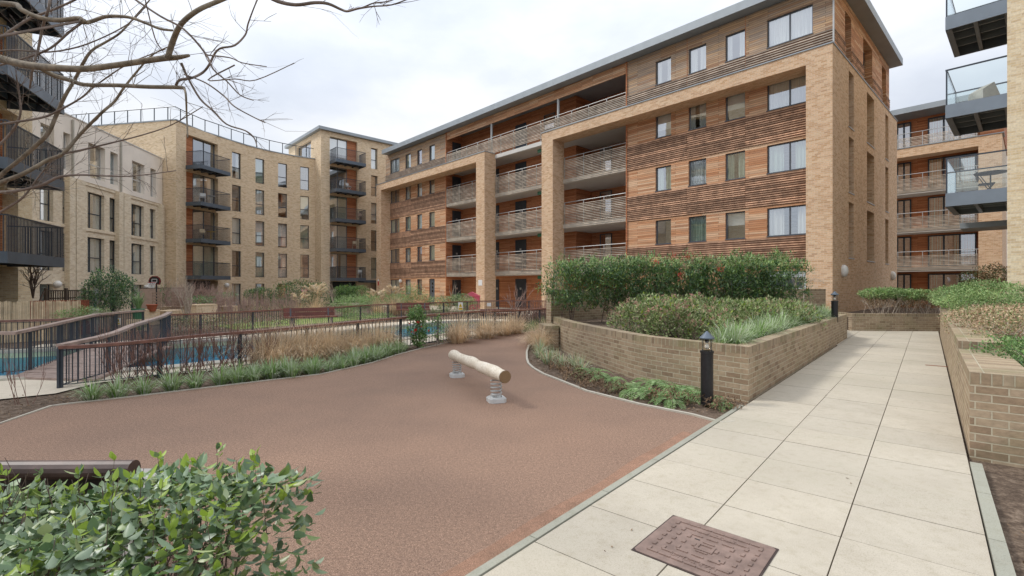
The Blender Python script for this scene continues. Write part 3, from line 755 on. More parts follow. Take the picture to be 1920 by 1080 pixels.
mb = MB(); mb.fb(LF, 1.06, 6.15, .8, .89, -.1, 2.3); mb.build('entrance_recess', 'under_dark', leftb)
mb = MB(); mb.fb(LF, 1.55, 3.4, .55, .6, 0, 1.95); mb.build('door', 'stone_pot', leftb)
# ---------------- yellow brick building on the right with glass balconies
random.seed(16)
RO = (15.23, 15.06); RF = Fr(RO, (.6854, -.7282), D2); RS = Fr(RO, D2, (.6854, -.7282))
rightb = thing('yellow_brick_building', 'pale yellow brick building at the right edge with glass sided balconies', 'building', (RO[0], RO[1], 0))
mb = MB(); mb.fb(RF, 0, 9, 0, 12, -.1, 20); mb.build('wall', 'brick_yellow', rightb, uvang=0)
for zf in (4.67, 7.57, 10.47, 13.37):
    mb = MB(); s0, d_ = -1.43, 2.8; fa = .43
    mb.fb(RF, s0, -.002, 0, .06, zf - fa, zf); mb.fb(RF, s0, -.002, d_ - .06, d_, zf - fa, zf)
    mb.fb(RF, s0, s0 + .06, .06, d_ - .06, zf - fa, zf); mb.fb(RF, -.06, -.002, .06, d_ - .06, zf - fa, zf)
    mb.fb(RF, s0 + .06, -.06, .06, d_ - .06, zf - .08, zf - .02, 1)
    mb.fb(RF, s0 * .5 - .05, s0 * .5 + .05, .06, d_ - .06, zf - fa + .01, zf - .08)
    for i in range(1, 4): mb.fb(RF, s0 + .06, -.06, d_ * i / 4 - .03, d_ * i / 4 + .03, zf - fa + .12, zf - .081, 2)
    mb.fb(RF, s0, s0 + .16, 0.061, d_ - .061, zf - fa - .012, zf - fa - .002)
    o = mb.build('balcony', ['balcony_pale', 'under_dark', 'roof_metal'], rightb)
    g = MB()
    g.fb(RF, s0 + .03, -.01, .03, .042, zf + .02, zf + 1.13); g.fb(RF, s0 + .03, s0 + .042, .043, d_ - .05, zf + .02, zf + 1.13)
    g.fb(RF, s0 + .03, -.01, d_ - .042, d_ - .03, zf + .02, zf + 1.13); g.build('glass_panel', 'glass_bal', o)
    r = MB(); r.fb(RF, s0, -.002, .01, .06, zf + 1.13, zf + 1.17); r.fb(RF, s0, s0 + .05, .06, d_ - .06, zf + 1.13, zf + 1.17); r.fb(RF, s0, -.002, d_ - .06, d_ - .01, zf + 1.13, zf + 1.17)
    for a, b in ((s0 + .01, .01), (s0 + .01, d_ - .05)): r.fb(RF, a, a + .04, b, b + .04, zf, zf + 1.13)
    r.build('handrail', 'dark_metal', o)
mb = MB(); mb.fb(RF, -1.3, -.002, 3.0, 4.6, 3.75, 3.95); mb.build('canopy', 'roof_metal', rightb)
# ---------------- far right block behind, same family as the main one
random.seed(17)
def bp(px, off=46.7):
    k = (px - 960) / FPX; Y = off / (k * .7282 + .6854); return (k * Y, Y)
BO = bp(1879); B_ = Fr(BO, D1, D2)
back = thing('rear_apartment_block', 'brick and timber block with slatted balconies seen between the gable and the yellow building', 'building', (BO[0], BO[1], 0))
BZ = [.25, 3.15, 6.05, 8.95, 12.05]; sp = B_.s(1834.5); sE = 11.5; tt = 1.9
mb = MB(); mb.fb(B_, 0, sp, 0, 9, -.1, 12.0); mb.fb(B_, sp, sE, 0, 1.2, 11.35, 12.0); mb.fb(B_, sE, sE + 1, 0, 9, -.1, 12.); mb.fb(B_, sp, sE, 8.8, 9, 0, 11.35); mb.build('wall', 'brick_warm', back, uvang=math.atan2(D1.y, D1.x))
mb = MB(); mb.fb(B_, -.1, sE + 1.1, -.04, 1.5, 12.01, 12.06); mb.build('flashing', 'roof_metal', back)
mb = MB(); mb.fb(B_, 0.6, sE + 1.6, -.2, 9.5, 14.6, 15.0); mb.build('roof', 'roof_metal', back)
ws = wall(B_, sp, sE, -.1, 14.6, [], tt); ws.fb(B_, sp - 1.2, sp, 1.5, 9, 12.06, 14.6); ws.build('timber_cladding', 'timber_red', back)
for k, z in enumerate(BZ):
    if k: 
        mb = MB(); mb.fb(B_, sp + .01, sE - .01, .12, tt - .01, z - .4, z - .1); mb.build('balcony_slab', 'soffit', back)
        mb = MB(); slats(mb, B_, sp + .02, sE, .1 if k < 4 else .2, z - .3 if k < 4 else z + .05, z + .78, .1, .04); b = mb.build('balustrade', 'slat_pale', back)
        h = MB(); h.tube([B_.p(sp, .15, z + 1.08), B_.p(sE, .15, z + 1.08)], .025, 6); n = 7
        for i in range(n + 1): x = sp + .1 + (sE - sp - .2) * i / n; h.fb(B_, x - .02, x + .02, .14, .17, z, z + 1.08)
        h.build('handrail', 'steel', b)
    a, b2 = B_.s(1833, tt), B_.s(1740, tt)
    window(back, B_, a + .05, b2, z, z + 2.35, tt - .1, (.33, .66), (), 'curtain_green', 'dark_metal', .09, sill=False)
    window(back, B_, B_.s(1709, tt), B_.s(1682, tt), z, z + 2.35, tt - .1, (.5,), (), None, 'dark_metal', .09, sill=False)
# ================================================================== GROUND, POND, PATHS
random.seed(21)
P = V((.6475, .7621, 0)); Q = V((.7621, -.6475, 0))         # path direction and its right-hand normal
PF = Fr((0, 0), P, Q)                                        # s along path, t to the right
def pq(s, t): p = PF.p(s, t, 0); return (p.x, p.y)
tL, tR = -1.86, .28
surf = [(-9.0, 1.2), (-7.2, 4.4), (-5.98, 5.7), (-6.18, 6.56), (-6.06, 6.7), (-5.55, 7.1), (-5.09, 7.53), (-4.2, 8.35), (-3.5, 8.96), (-2.95, 10.3), (-2.7, 11.6), (-2.3, 12.9), (-1.75, 14.3), (-1.02, 15.5), (-.2, 16.6), (.6, 17.5), (1.6, 18.4), (2.8, 19.3),
        (3.4, 18.6), (2.2, 17.5), (1.25, 16.2), (.7, 14.6), (.45, 13.2), (.36, 12.), (.33, 10.9), (.34, 10.2), (.42, 9.6), (.58, 8.95), (.80, 8.4), (1.14, 7.5), (1.73, 6.65), (2.25, 6.1), (2.47, 5.72)]
pathL = [pq(s, tL - .065) for s in (5.35, 3.5, 2.0, .5, -2, -5)]
surf_poly = surf + [pathL[0]] + pathL[1:] + [(-9, -4)]
pond_far = [(-22, 12.2), (-14, 12.0), (-12.4, 12.2), (-10.9, 13.0), (-9.9, 13.9), (-9.3, 14.5), (-7.9, 15.3), (-7.0, 16.1), (-6.2, 17.4), (-5.4, 19.0), (-4.8, 20.1), (-3.2, 22.4), (-1.6, 23.2), (-.5, 22.4)]
pond_near = [(-.3, 20.6), (-1.1, 18.9), (-2.3, 16.9), (-3.5, 15.1), (-4.2, 13.8), (-4.9, 12.55), (-5.6, 11.3), (-6.5, 10.3), (-7.1, 9.75), (-8.2, 9.2), (-8.9, 8.75), (-10.5, 8.6), (-22, 8.6)]
pond = pond_far + pond_near
def ccw(p):
    a = sum(p[i][0] * p[(i + 1) % len(p)][1] - p[(i + 1) % len(p)][0] * p[i][1] for i in range(len(p)))
    return p if a > 0 else p[::-1]
def offs(poly, d):
    poly = ccw(poly); n = len(poly); out = []
    for i in range(n):
        a, b, c = V((*poly[i - 1], 0)), V((*poly[i], 0)), V((*poly[(i + 1) % n], 0))
        e1, e2 = (b - a).normalized(), (c - b).normalized(); n1, n2 = V((e1.y, -e1.x, 0)), V((e2.y, -e2.x, 0))
        m = (n1 + n2).normalized(); k = max(.5, m.dot(n1)); q = b + m * (d / k); out.append((q.x, q.y))
    return out
def sheet(polys, z, mi=0, mb=None):
    mb = mb or MB(); loops = [[V((x, y, z)) for x, y in p] for p in polys]; flat = [p for l in loops for p in l]
    tr = []
    for t in tessellate_polygon(loops):
        a, b, c = (flat[i] for i in t)
        if (b - a).cross(c - a).length < 1e-9: continue
        tr.append(t if (b - a).cross(c - a).z > 0 else t[::-1])
    mb.add(flat, tr, mi); return mb
big = [(-500, -200), (500, -200), (500, 900), (-500, 900)]
struct('ground', sheet([big, pond], -.03), 'soil', loc=(0, 0, 0))
# rubber play surface
m, nt, b, o = newmat('rubber')
ob = texco(nt); n1 = noise(nt, ob, 120, 3, .85); n2 = noise(nt, ob, 38, 5, .8); n3 = noise(nt, ob, .8, 5, .6); n4 = noise(nt, ob, .28, 3)
c = ramp(nt, n1, [(.36, (.112, .068, .048)), (.5, (.228, .148, .108)), (.64, (.41, .290, .222))]).outputs[0]
c = mixc(nt, 1, c, ramp(nt, n2, [(.35, (.72, .72, .72)), (.65, (1.3, 1.28, 1.25))]).outputs[0], 'MULTIPLY')
c = mixc(nt, 1, c, ramp(nt, n3, [(.3, (.90, .90, .91)), (.7, (1.09, 1.08, 1.06))]).outputs[0], 'MULTIPLY')
c = mixc(nt, 1, c, ramp(nt, n4, [(.35, (.92, .92, .92)), (.65, (1.08, 1.05, 1.02))]).outputs[0], 'MULTIPLY')
L(nt, c, b.inputs['Base Color']); b.inputs['Roughness'].default_value = .9; b.inputs['Specular IOR Level'].default_value = .25
bump(nt, b, n2, .6, .006); M['rubber'] = m
mb = MB(); mb.prism(surf_poly, -.05, 0); struct('play_surface', mb, 'rubber', loc=(0, 0, 0))
m, nt, b, o = newmat('rubber_orange')
ob = texco(nt); n1 = noise(nt, ob, 190, 2, .8); n2 = noise(nt, ob, 6, 5, .7)
c = ramp(nt, n1, [(.36, (.13, .072, .045)), (.5, (.26, .145, .09)), (.64, (.42, .26, .18))]).outputs[0]
c = mixc(nt, 1, c, ramp(nt, n2, [(.3, (.75, .75, .75)), (.7, (1.15, 1.1, 1.1))]).outputs[0], 'MULTIPLY')
L(nt, c, b.inputs['Base Color']); b.inputs['Roughness'].default_value = .95; M['rubber_orange'] = m
mb = MB(); n = 40; prev = None
for i in range(n + 1):
    s = -1 + 6.35 * i / n; w = .17 + .05 * mnoise.noise(V((s * 1.3, 0, 3))); cur = (PF.p(s, tL - .066, .004), PF.p(s, tL - .066 - w * .8, .004))
    if prev: mb.quad(prev[0], cur[0], cur[1], prev[1])
    prev = cur
struct('play_surface_edge_strip', mb, 'rubber_orange', loc=(0, 0, 0))
# concrete / slab material
def slabmat(name, base, var):
    m, nt, b, o = newmat(name)
    ob = texco(nt); g = nt.nodes.new('ShaderNodeNewGeometry')
    isl = ramp(nt, g.outputs['Random Per Island'], [(0, (.955, .955, .955)), (1, (1.04, 1.035, 1.025))]).outputs[0]
    n1 = noise(nt, ob, 2.2, 7, .65); n2 = noise(nt, ob, 160, 3, .8); n3 = noise(nt, ob, 14, 6, .7)
    c = mixc(nt, 1, base, isl, 'MULTIPLY')
    c = mixc(nt, 1, c, ramp(nt, n1, [(.25, (.89, .88, .86)), (.6, (1.03, 1.03, 1.02))]).outputs[0], 'MULTIPLY')
    c = mixc(nt, 1, c, ramp(nt, n2, [(.32, (.70, .68, .64)), (.45, (1, 1, 1)), (.7, (1.12, 1.12, 1.12))]).outputs[0], 'MULTIPLY')
    c = mixc(nt, 1, c, ramp(nt, n3, [(.28, (.88, .87, .83)), (.5, (1, 1, 1))]).outputs[0], 'MULTIPLY')
    n5 = noise(nt, ob, .55, 8, .72)
    c = mixc(nt, ramp(nt, n5, [(.50, (0, 0, 0)), (.68, (.38, .38, .38))]).outputs[0], c, (.27, .25, .18))
    n6 = noise(nt, ob, 5.5, 6, .75)
    c = mixc(nt, ramp(nt, n6, [(.58, (0, 0, 0)), (.74, (.4, .4, .4))]).outputs[0], c, (.30, .27, .21))
    v = nd(nt, 'ShaderNodeTexVoronoi', Scale=26.); L(nt, ob, v.inputs['Vector'])
    sp = ramp(nt, v.outputs['Distance'], [(.035, (.45, .42, .38)), (.07, (1, 1, 1))]).outputs[0]
    c = mixc(nt, .55, c, mixc(nt, 1, c, sp, 'MULTIPLY'))
    L(nt, c, b.inputs['Base Color']); b.inputs['Roughness'].default_value = .8; b.inputs['Specular IOR Level'].default_value = .3
    bump(nt, b, n3, .25, .006); return m
M['slab'] = slabmat('slab', (.45, .407, .335), .1); M['paving'] = slabmat('paving', (.60, .53, .43), .1); M['kerb'] = slabmat('kerb', (.31, .31, .26), .1)
M['kerb_pale'] = slabmat('kerb_pale', (.46, .43, .37), .1)
mb = MB(); base = MB(); ts = [tL, -1.13, -.42, tR]; s = -2.9; rows = []
while s < 23.5:
    d_ = U(.62, .70) if s < 12 else .66; rows.append((s, s + d_)); s += d_
for a, b_ in rows:
    for j in range(3):
        t0, t1 = ts[j] + .004, ts[j + 1] - .004; z = U(-.0015, .0015) + .02
        if a > 15.6 and False: continue
        mb.fb(PF, a + .004, b_ - .004, t0, t1, -.02, z)
for i in range(11): mb.fb(PF, 15.9 + i * .7, 16.59 + i * .7, tL - .75, tL - .01, -.02, .019)
struct('path', mb, 'slab', loc=(0, 0, 0))
mb = MB(); mb.prism([pq(-3, tL), pq(24, tL), pq(24, tR), pq(-3, tR)], -.04, .004); mb.prism([pq(15.9, tL - .8), pq(24, tL - .8), pq(24, tL), pq(15.9, tL)], -.04, .004)
struct('path_joint_bed', mb, 'under_dark' if 0 else 'soil', loc=(0, 0, 0))
mb = MB(); s = -3
while s < 6.3: mb.fb(PF, s, s + .9, tL - .063, tL - .006, -.05, .027); s += .906
s = -3
while s < 5.5: mb.fb(PF, s, min(s + .9, 6.), tR + .006, tR + .085, -.05, .035); s += .906
struct('path_kerb', mb, 'kerb', loc=(0, 0, 0))
def ribbon(pts, w, z0, z1, mb=None):
    mb = mb or MB(); pts = [V((x, y, 0)) for x, y in pts]; m = len(pts); L0, R0 = [], []
    for i, p in enumerate(pts):
        d_ = (pts[min(i + 1, m - 1)] - pts[max(0, i - 1)]).normalized(); nn = V((-d_.y, d_.x, 0)); L0.append(p + nn * w / 2); R0.append(p - nn * w / 2)
    for i in range(m - 1):
        a, b_, c_, d_ = R0[i], R0[i + 1], L0[i + 1], L0[i]; z = V((0, 0, z1)); y = V((0, 0, z0))
        mb.quad(a + z, b_ + z, c_ + z, d_ + z); mb.quad(a + y, b_ + y, b_ + z, a + z); mb.quad(c_ + y, d_ + y, d_ + z, c_ + z)
        if i == 0: mb.quad(d_ + y, a + y, a + z, d_ + z)
        if i == m - 2: mb.quad(b_ + y, c_ + y, c_ + z, b_ + z)
    return mb
def smooth(pts, n=5):
    P_ = [V((*p, 0)) for p in pts]; out = []
    for i in range(len(P_) - 1):
        a, b_, c_, d_ = P_[max(0, i - 1)], P_[i], P_[i + 1], P_[min(len(P_) - 1, i + 2)]
        for j in range(n):
            t = j / n; q = .5 * ((2 * b_) + (c_ - a) * t + (2 * a - 5 * b_ + 4 * c_ - d_) * t * t + (3 * b_ - a - 3 * c_ + d_) * t ** 3); out.append((q.x, q.y))
    out.append((P_[-1].x, P_[-1].y)); return out
struct('bed_edging', ribbon(surf[21:33] + [(2.62, 5.78)], .045, -.05, .022, ribbon(surf[0:17], .035, -.05, .014)), 'kerb_pale', loc=(0, 0, 0))
# pond: basin, water, coping
mb = MB(); pc = ccw(pond)
for i in range(len(pc)):
    a, b_ = pc[i], pc[(i + 1) % len(pc)]; mb.quad((*b_, -.5), (*a, -.5), (*a, -.03), (*b_, -.03), 1)
sheet([pond], -.5, 0, mb); struct('pond_basin', mb, ['pond_blue', 'pond_wall'], loc=(0, 0, 0))
m, nt, b, o = newmat('water'); nt.nodes.remove(b)
tr = nd(nt, 'ShaderNodeBsdfTransparent'); tr.inputs[0].default_value = (.62, .86, .95, 1); gl = nd(nt, 'ShaderNodeBsdfGlossy', Roughness=.04)
fr = nd(nt, 'ShaderNodeFresnel', IOR=1.33); nz = noise(nt, texco(nt), 6, 3); bm = nd(nt, 'ShaderNodeBump', Strength=.15, Distance=.02); L(nt, nz, bm.inputs['Height'])
L(nt, bm.outputs[0], gl.inputs['Normal']); L(nt, bm.outputs[0], fr.inputs['Normal']); wm = nd(nt, 'ShaderNodeMath', operation='MULTIPLY'); L(nt, fr.outputs[0], wm.inputs[0]); wm.inputs[1].default_value = .45; mx = nt.nodes.new('ShaderNodeMixShader'); L(nt, wm.outputs[0], mx.inputs[0])
df = nt.nodes.new('ShaderNodeBsdfDiffuse'); df.inputs[0].default_value = (.045, .22, .33, 1); m2 = nt.nodes.new('ShaderNodeMixShader'); m2.inputs[0].default_value = .45; L(nt, tr.outputs[0], m2.inputs[1]); L(nt, df.outputs[0], m2.inputs[2]); L(nt, m2.outputs[0], mx.inputs[1]); L(nt, gl.outputs[0], mx.inputs[2]); L(nt, mx.outputs[0], o.inputs[0]); M['water'] = m
struct('pond_water', sheet([pond], -.17), 'water', loc=(0, 0, 0))
cop = MB(); ribbon([(x, y) for x, y in smooth(pond_far, 3)], .001, 0, .001)
farc = smooth(pond_far, 3); nearc = smooth(pond_near, 3)
def offline(pts, d):
    P_ = [V((*p, 0)) for p in pts]; o_ = []
    for i, p in enumerate(P_):
        t = (P_[min(i + 1, len(P_) - 1)] - P_[max(0, i - 1)]).normalized(); q = p + V((-t.y, t.x, 0)) * d; o_.append((q.x, q.y))
    return o_
struct('pond_coping', ribbon(offline(nearc, .2), .42, -.05, .03, ribbon(offline(pond_far, .17), .36, -.05, .03)), 'kerb_pale', loc=(0, 0, 0))
# paths round the pond
struct('pond_side_path', sheet([offline(pond_far[2:], .34) + offline(pond_far[2:], 1.75)[::-1]], -.012), 'paving', loc=(0, 0, 0))
near_path = [(-12.5, 8.5), (-8.9, 8.68), (-8.2, 8.85), (-7.15, 9.4), (-6.3, 10.1), (-5.5, 11.2), (-4.8, 12.3), (-4.2, 13.5), (-3.4, 14.9), (-2.2, 16.6), (-1.0, 18.4), (0, 20.4), (1.2, 22), (2.9, 23.2), (3.4, 22.6), (1.6, 21), (.7, 19.6), (-.3, 17.9), (-1.5, 16.1), (-2.3, 14.6), (-3.0, 13.3), (-3.7, 12.0), (-4.5, 10.8), (-5.4, 9.75), (-6.4, 9.0), (-6.95, 8.2), (-6.9, 7.4), (-7.4, 6.95), (-12.5, 6.5)]
struct('concrete_path', sheet([near_path], -.008), 'paving', loc=(0, 0, 0))
# forecourt along the main block, lawn
struct('forecourt', sheet([[bp2 for bp2 in [(F.p(s_, t_, 0).x, F.p(s_, t_, 0).y) for s_, t_ in ((14, -3.2), (45, -3.2), (45, 4.3), (14, 4.3))]]], -.012), 'paving', loc=(0, 0, 0))
struct('lawn', sheet([[(-10.5, 18.6), (-9.4, 20.4), (-8.2, 22.6), (-7.4, 24.8), (-6.2, 26.8), (-7.5, 27.6), (-9.5, 26.2), (-11.5, 23.5), (-12.5, 20.5)]], -.018), 'lawn', loc=(0, 0, 0))
# boardwalk over the pond
random.seed(22)
bw = MB(); A0, A1 = V((-8.75, 8.55, 0)), V((-11.3, 13.6, 0)); B0, B1 = V((-7.05, 8.3, 0)), V((-9.0, 13.0, 0)); n = 36
for i in range(n):
    a, b_ = i / n, (i + .93) / n; z = .03 + .01 * math.sin(math.pi * i / n) * 4
    p = [A0.lerp(A1, a), B0.lerp(B1, a), B0.lerp(B1, b_), A0.lerp(A1, b_)]; p = [(q.x, q.y) for q in p]; bw.prism(p, z - .04, z + U(-.002, .002))
tag(bw.build('boardwalk', 'handrail_grey', None), 'grey brown timber boardwalk crossing the pond between dark railings', 'boardwalk')
# ------------------------------------------------------------------ fences
def fence(name, label, pts, zb=-.02, post=1.35, rail='handrail', rw=.13, bp_=.105, kind='pondside fence'):
    P_ = [V((x, y, 0)) for x, y, z in pts]; Z = [z for x, y, z in pts]
    root = thing(name, label, kind, (P_[0].x, P_[0].y, 0))
    cum = [0]; 
    for a, b_ in zip(P_, P_[1:]): cum.append(cum[-1] + (b_ - a).length)
    def at(d_):
        d_ = max(0, min(cum[-1], d_))
        for i in range(len(P_) - 1):
            if d_ <= cum[i + 1] + 1e-9:
                f = (d_ - cum[i]) / (cum[i + 1] - cum[i]); dr = (P_[i + 1] - P_[i]).normalized(); return P_[i].lerp(P_[i + 1], f), Z[i] + (Z[i + 1] - Z[i]) * f, dr
    r = MB(); k = len(P_); Lf, Rt = [], []
    for i, p in enumerate(P_):
        d1_ = (P_[i] - P_[i - 1]).normalized() if i else None; d2_ = (P_[i + 1] - P_[i]).normalized() if i < k - 1 else None
        d_ = ((d1_ or d2_) + (d2_ or d1_)).normalized(); nn = V((-d_.y, d_.x, 0)); c_ = 1 / max(.45, abs((d1_ or d2_).dot(d_)))
        Lf.append(p + nn * rw / 2 * c_); Rt.append(p - nn * rw / 2 * c_)
    th = .05
    for i in range(k - 1):
        q = [V((v.x, v.y, z)) for v, z in ((Rt[i], Z[i]), (Rt[i + 1], Z[i + 1]), (Lf[i + 1], Z[i + 1]), (Lf[i], Z[i]))]; l = [v - V((0, 0, th)) for v in q]
        r.add(q + l, [(0, 1, 2, 3), (7, 6, 5, 4), (0, 4, 5, 1), (2, 6, 7, 3), (3, 7, 4, 0), (1, 5, 6, 2)])
    r.build('handrail', rail, root)
    n = max(1, int(round(cum[-1] / post)))
    for i in range(n + 1):
        p, z, dr = at(cum[-1] * i / n); m_ = MB(); m_.cbox(p.x, p.y, (zb + z - th) / 2, .075, .03, z - th - zb - .004, math.atan2(dr.y, dr.x)); m_.build('post', 'dark_metal', root)
        if i < n:
            bb = MB(); d0, d1 = cum[-1] * i / n, cum[-1] * (i + 1) / n; q = max(2, int((d1 - d0) / bp_))
            for j in range(1, q):
                p2, z2, dr2 = at(d0 + (d1 - d0) * j / q); bb.cbox(p2.x, p2.y, (zb + .07 + z2 - th) / 2, .012, .012, z2 - th - zb - .07 - .004, math.atan2(dr2.y, dr2.x))
            a, za, _ = at(d0 + .04); b_, zb2, _ = at(d1 - .04); dv = b_ - a; nn = V((-dv.y, dv.x, 0)).normalized()
            bb.box(a - nn * .015 + V((0, 0, zb + .055)), dv, nn * .03, (0, 0, .012))
            bb.box(a - nn * .012 + V((0, 0, za - th - .03)), dv + V((0, 0, zb2 - za)), nn * .024, (0, 0, .012)); bb.build('bar_panel', 'dark_metal', root)
    return root
fence('pond_fence', 'low railing with red brown timber handrail along the play area side of the pond', [(-7.2, 7.8, .665), (-6.9, 7.92, .665), (-6.5, 8.35, .67), (-5.96, 9.24, .70), (-5.06, 10.0, .73), (-4.27, 10.95, .765), (-3.45, 12.2, .79), (-1.95, 14.15, .85), (-.9, 15.7, .85), (.33, 17.3, .80), (1.4, 18.8, .8), (2.4, 20.6, .8)])
fence('boardwalk_railing', 'railing on the right side of the boardwalk with grey timber handrail sloping up', [(-7.2, 7.8, .69), (-7.22, 8.54, .74), (-7.6, 9.4, .75), (-7.85, 10.1, .82), (-9.0, 12.6, .86), (-10.2, 14.6, .86)], rail='handrail_grey')
fence('boardwalk_railing', 'railing on the left side of the boardwalk ending in the side path', [(-12.5, 8.9, .79), (-8.9, 8.75, .80), (-9.2, 9.65, .85), (-11.2, 13.2, .88), (-11.6, 15.4, .88)], rail='handrail_grey')
fence('side_railing', 'railing in front of the reed screen at the far left', [(-14.5, 11.5, .75), (-11.7, 12.6, .78), (-12.4, 13.9, .74), (-13.0, 16.0, .72)], post=1.6)
fence('back_fence', 'long low railing with thin brown handrail behind the pond and benches', [(-10.4, 14.7, .78), (-10.7, 16.2, .72), (-10.4, 16.7, .72), (-9.9, 17.6, .72), (-9.0, 19.7, .72), (-7.7, 22.0, .72), (-6.9, 24.3, .73), (-4.7, 26.9, .74), (-2.8, 29.3, .75), (-2.0, 29.5, .77), (0, 29.6, .8), (2.5, 28.6, .8), (4, 27, .8)], post=1.9, rw=.08)
# ------------------------------------------------------------------ planter with curved brick wall
random.seed(23)
ZP = .76
outer = [(6.83, 3.30), (7.49, 2.83), (8.38, 2.25), (9.58, 1.9), (10.9, 1.57), (12.1, 1.33), (13.8, 1.17)]
outer = [(x, y) for y, x in outer]
cv = smooth(outer, 7)[::1]
corner = cv[0]; far_end = (corner[0] + P.x * 10.9, corner[1] + P.y * 10.9)
plan = thing('planter_wall', 'curved brick planter wall with soldier course top rising beside the path', 'planter', (corner[0], corner[1], 0))
inner = offline(cv, -.215)
if (V((*inner[5], 0)) - V((*far_end, 0))).length > (V((*cv[5], 0)) - V((*far_end, 0))).length: inner = offline(cv, .215)
inner = [((p[0] - Q.x * k_, p[1] - Q.y * k_) if (k_ := (p[0] - corner[0]) * Q.x + (p[1] - corner[1]) * Q.y + .215) > 0 else p) for p in inner]
side_in0 = (corner[0] - Q.x * .215 + P.x * .35, corner[1] - Q.y * .215 + P.y * .35)
mb = MB(); cap = MB(); u = 0
for i in range(len(cv) - 1):
    a, b_ = V((*cv[i], 0)), V((*cv[i + 1], 0)); ln = (b_ - a).length
    def Z_(v, z): return V((v.x, v.y, z))
    mb.quad(Z_(b_, -.05), Z_(a, -.05), Z_(a, ZP - .105), Z_(b_, ZP - .105), 0, [(u + ln, -.05), (u, -.05), (u, ZP - .105), (u + ln, ZP - .105)])
    cap.quad(Z_(b_, ZP - .105), Z_(a, ZP - .105), Z_(a, ZP), Z_(b_, ZP), 0, [(u + ln, .01), (u, .01), (u, .39), (u + ln, .39)])
    c_, d_ = V((*inner[i + 1], 0)), V((*inner[i], 0))
    cap.quad(Z_(a, ZP), Z_(d_, ZP), Z_(c_, ZP), Z_(b_, ZP), 0, [(u, .01), (u, .39), (u + ln, .39), (u + ln, .01)])
    cap.quad(Z_(d_, .4), Z_(c_, .4), Z_(c_, ZP), Z_(d_, ZP), 0, [(u, .01), (u + ln, .01), (u + ln, .3), (u, .3)]); u += ln
WF = Fr(corner, P, -Q)
cap.prism([(corner[0] - Q.x * .002, corner[1] - Q.y * .002), (cv[3][0] + .01, cv[3][1]), inner[3], (inner[3][0] * .5 + side_in0[0] * .5, inner[3][1] * .5 + side_in0[1] * .5), side_in0, (corner[0] + P.x * .36 - Q.x * .002, corner[1] + P.y * .36 - Q.y * .002)], ZP - .06, ZP - .002)
mb.fb(WF, .34, 10.9, 0, .215, -.05, ZP - .105); cap.fb(WF, .34, 10.9, 0, .215, ZP - .105, ZP)
def WQ(s_, z): return WF.p(s_, 0, z)
mb.quad(WQ(0, -.05), WQ(.34, -.05), WQ(.34, ZP - .105), WQ(0, ZP - .105)); cap.quad(WQ(0, ZP - .105), WQ(.34, ZP - .105), WQ(.34, ZP), WQ(0, ZP))
# stepped end block by the play area and end return
mb.cbox(.99, 13.25, .24, .34, 1.0, .55, .12); cap.cbox(.99, 13.25, .55, .36, 1.02, .07, .12)
mb.build('brick_wall', 'brick_planter', plan, uvang=math.atan2(P.y, P.x)); 
co = cap.build('brick_cap', 'brick_cap', plan, uvang=math.atan2(P.y, P.x))
# fix uv of straight cap: rows of bricks on edge
bwp = [V((1.12, 14.0, 0)), V((3.2, 15.6, 0)), V((12.4, 19.35, 0))]
rear = thing('rear_brick_wall', 'brown brick garden wall running behind the tall planter hedge to the building corner', 'wall', (1.12, 14, 0))
mb = MB(); 
for a, b_ in zip(bwp, bwp[1:]):
    dv = b_ - a; nn = V((-dv.y, dv.x, 0)).normalized(); mb.box(a - V((0, 0, .05)), dv, nn * .215, (0, 0, 1.5)); 
mb.build('wall', 'brick_planter', rear)
mb = MB()
for a, b_ in zip(bwp, bwp[1:]):
    dv = b_ - a; nn = V((-dv.y, dv.x, 0)).normalized(); mb.box(a - nn * .01 + V((0, 0, 1.452)), dv, nn * .235, (0, 0, .07))
mb.build('coping', 'brick_cap', rear)
# grey screen panels standing on the rear wall
dv = (bwp[2] - bwp[1]).normalized(); nn = V((-dv.y, dv.x, 0)); sc = thing('screen_panel', 'dark blue grey metal screen fixed above the rear brick wall near the corner', 'screen', tuple(bwp[2]))
for i in range(3):
    mb = MB(); a = bwp[2] - dv * (1.1 + i * 1.25 + 1.2) + nn * .1; mb.box(a + V((0, 0, 1.56)), dv * 1.2, nn * .04, (0, 0, .42)); mb.build('panel', 'balcony_metal', sc)
# soil filling the planter
soil_poly = inner[:] + [(1.3, 14.0), (3.3, 15.5), (12.3, 19.2)] + [(far_end[0] - Q.x * .2, far_end[1] - Q.y * .2)]
m_ = sheet([soil_poly], .62); struct('planter_soil', m_, 'soil', loc=(0, 0, 0))
mb = MB(); e = V((*far_end, 0)); mb.box(e - Q * .001 - V((0, 0, .05)) - Q * .21, -Q * 2.3, P * .215, (0, 0, ZP + .05)); 
mb.build('end_wall', 'brick_planter', plan)
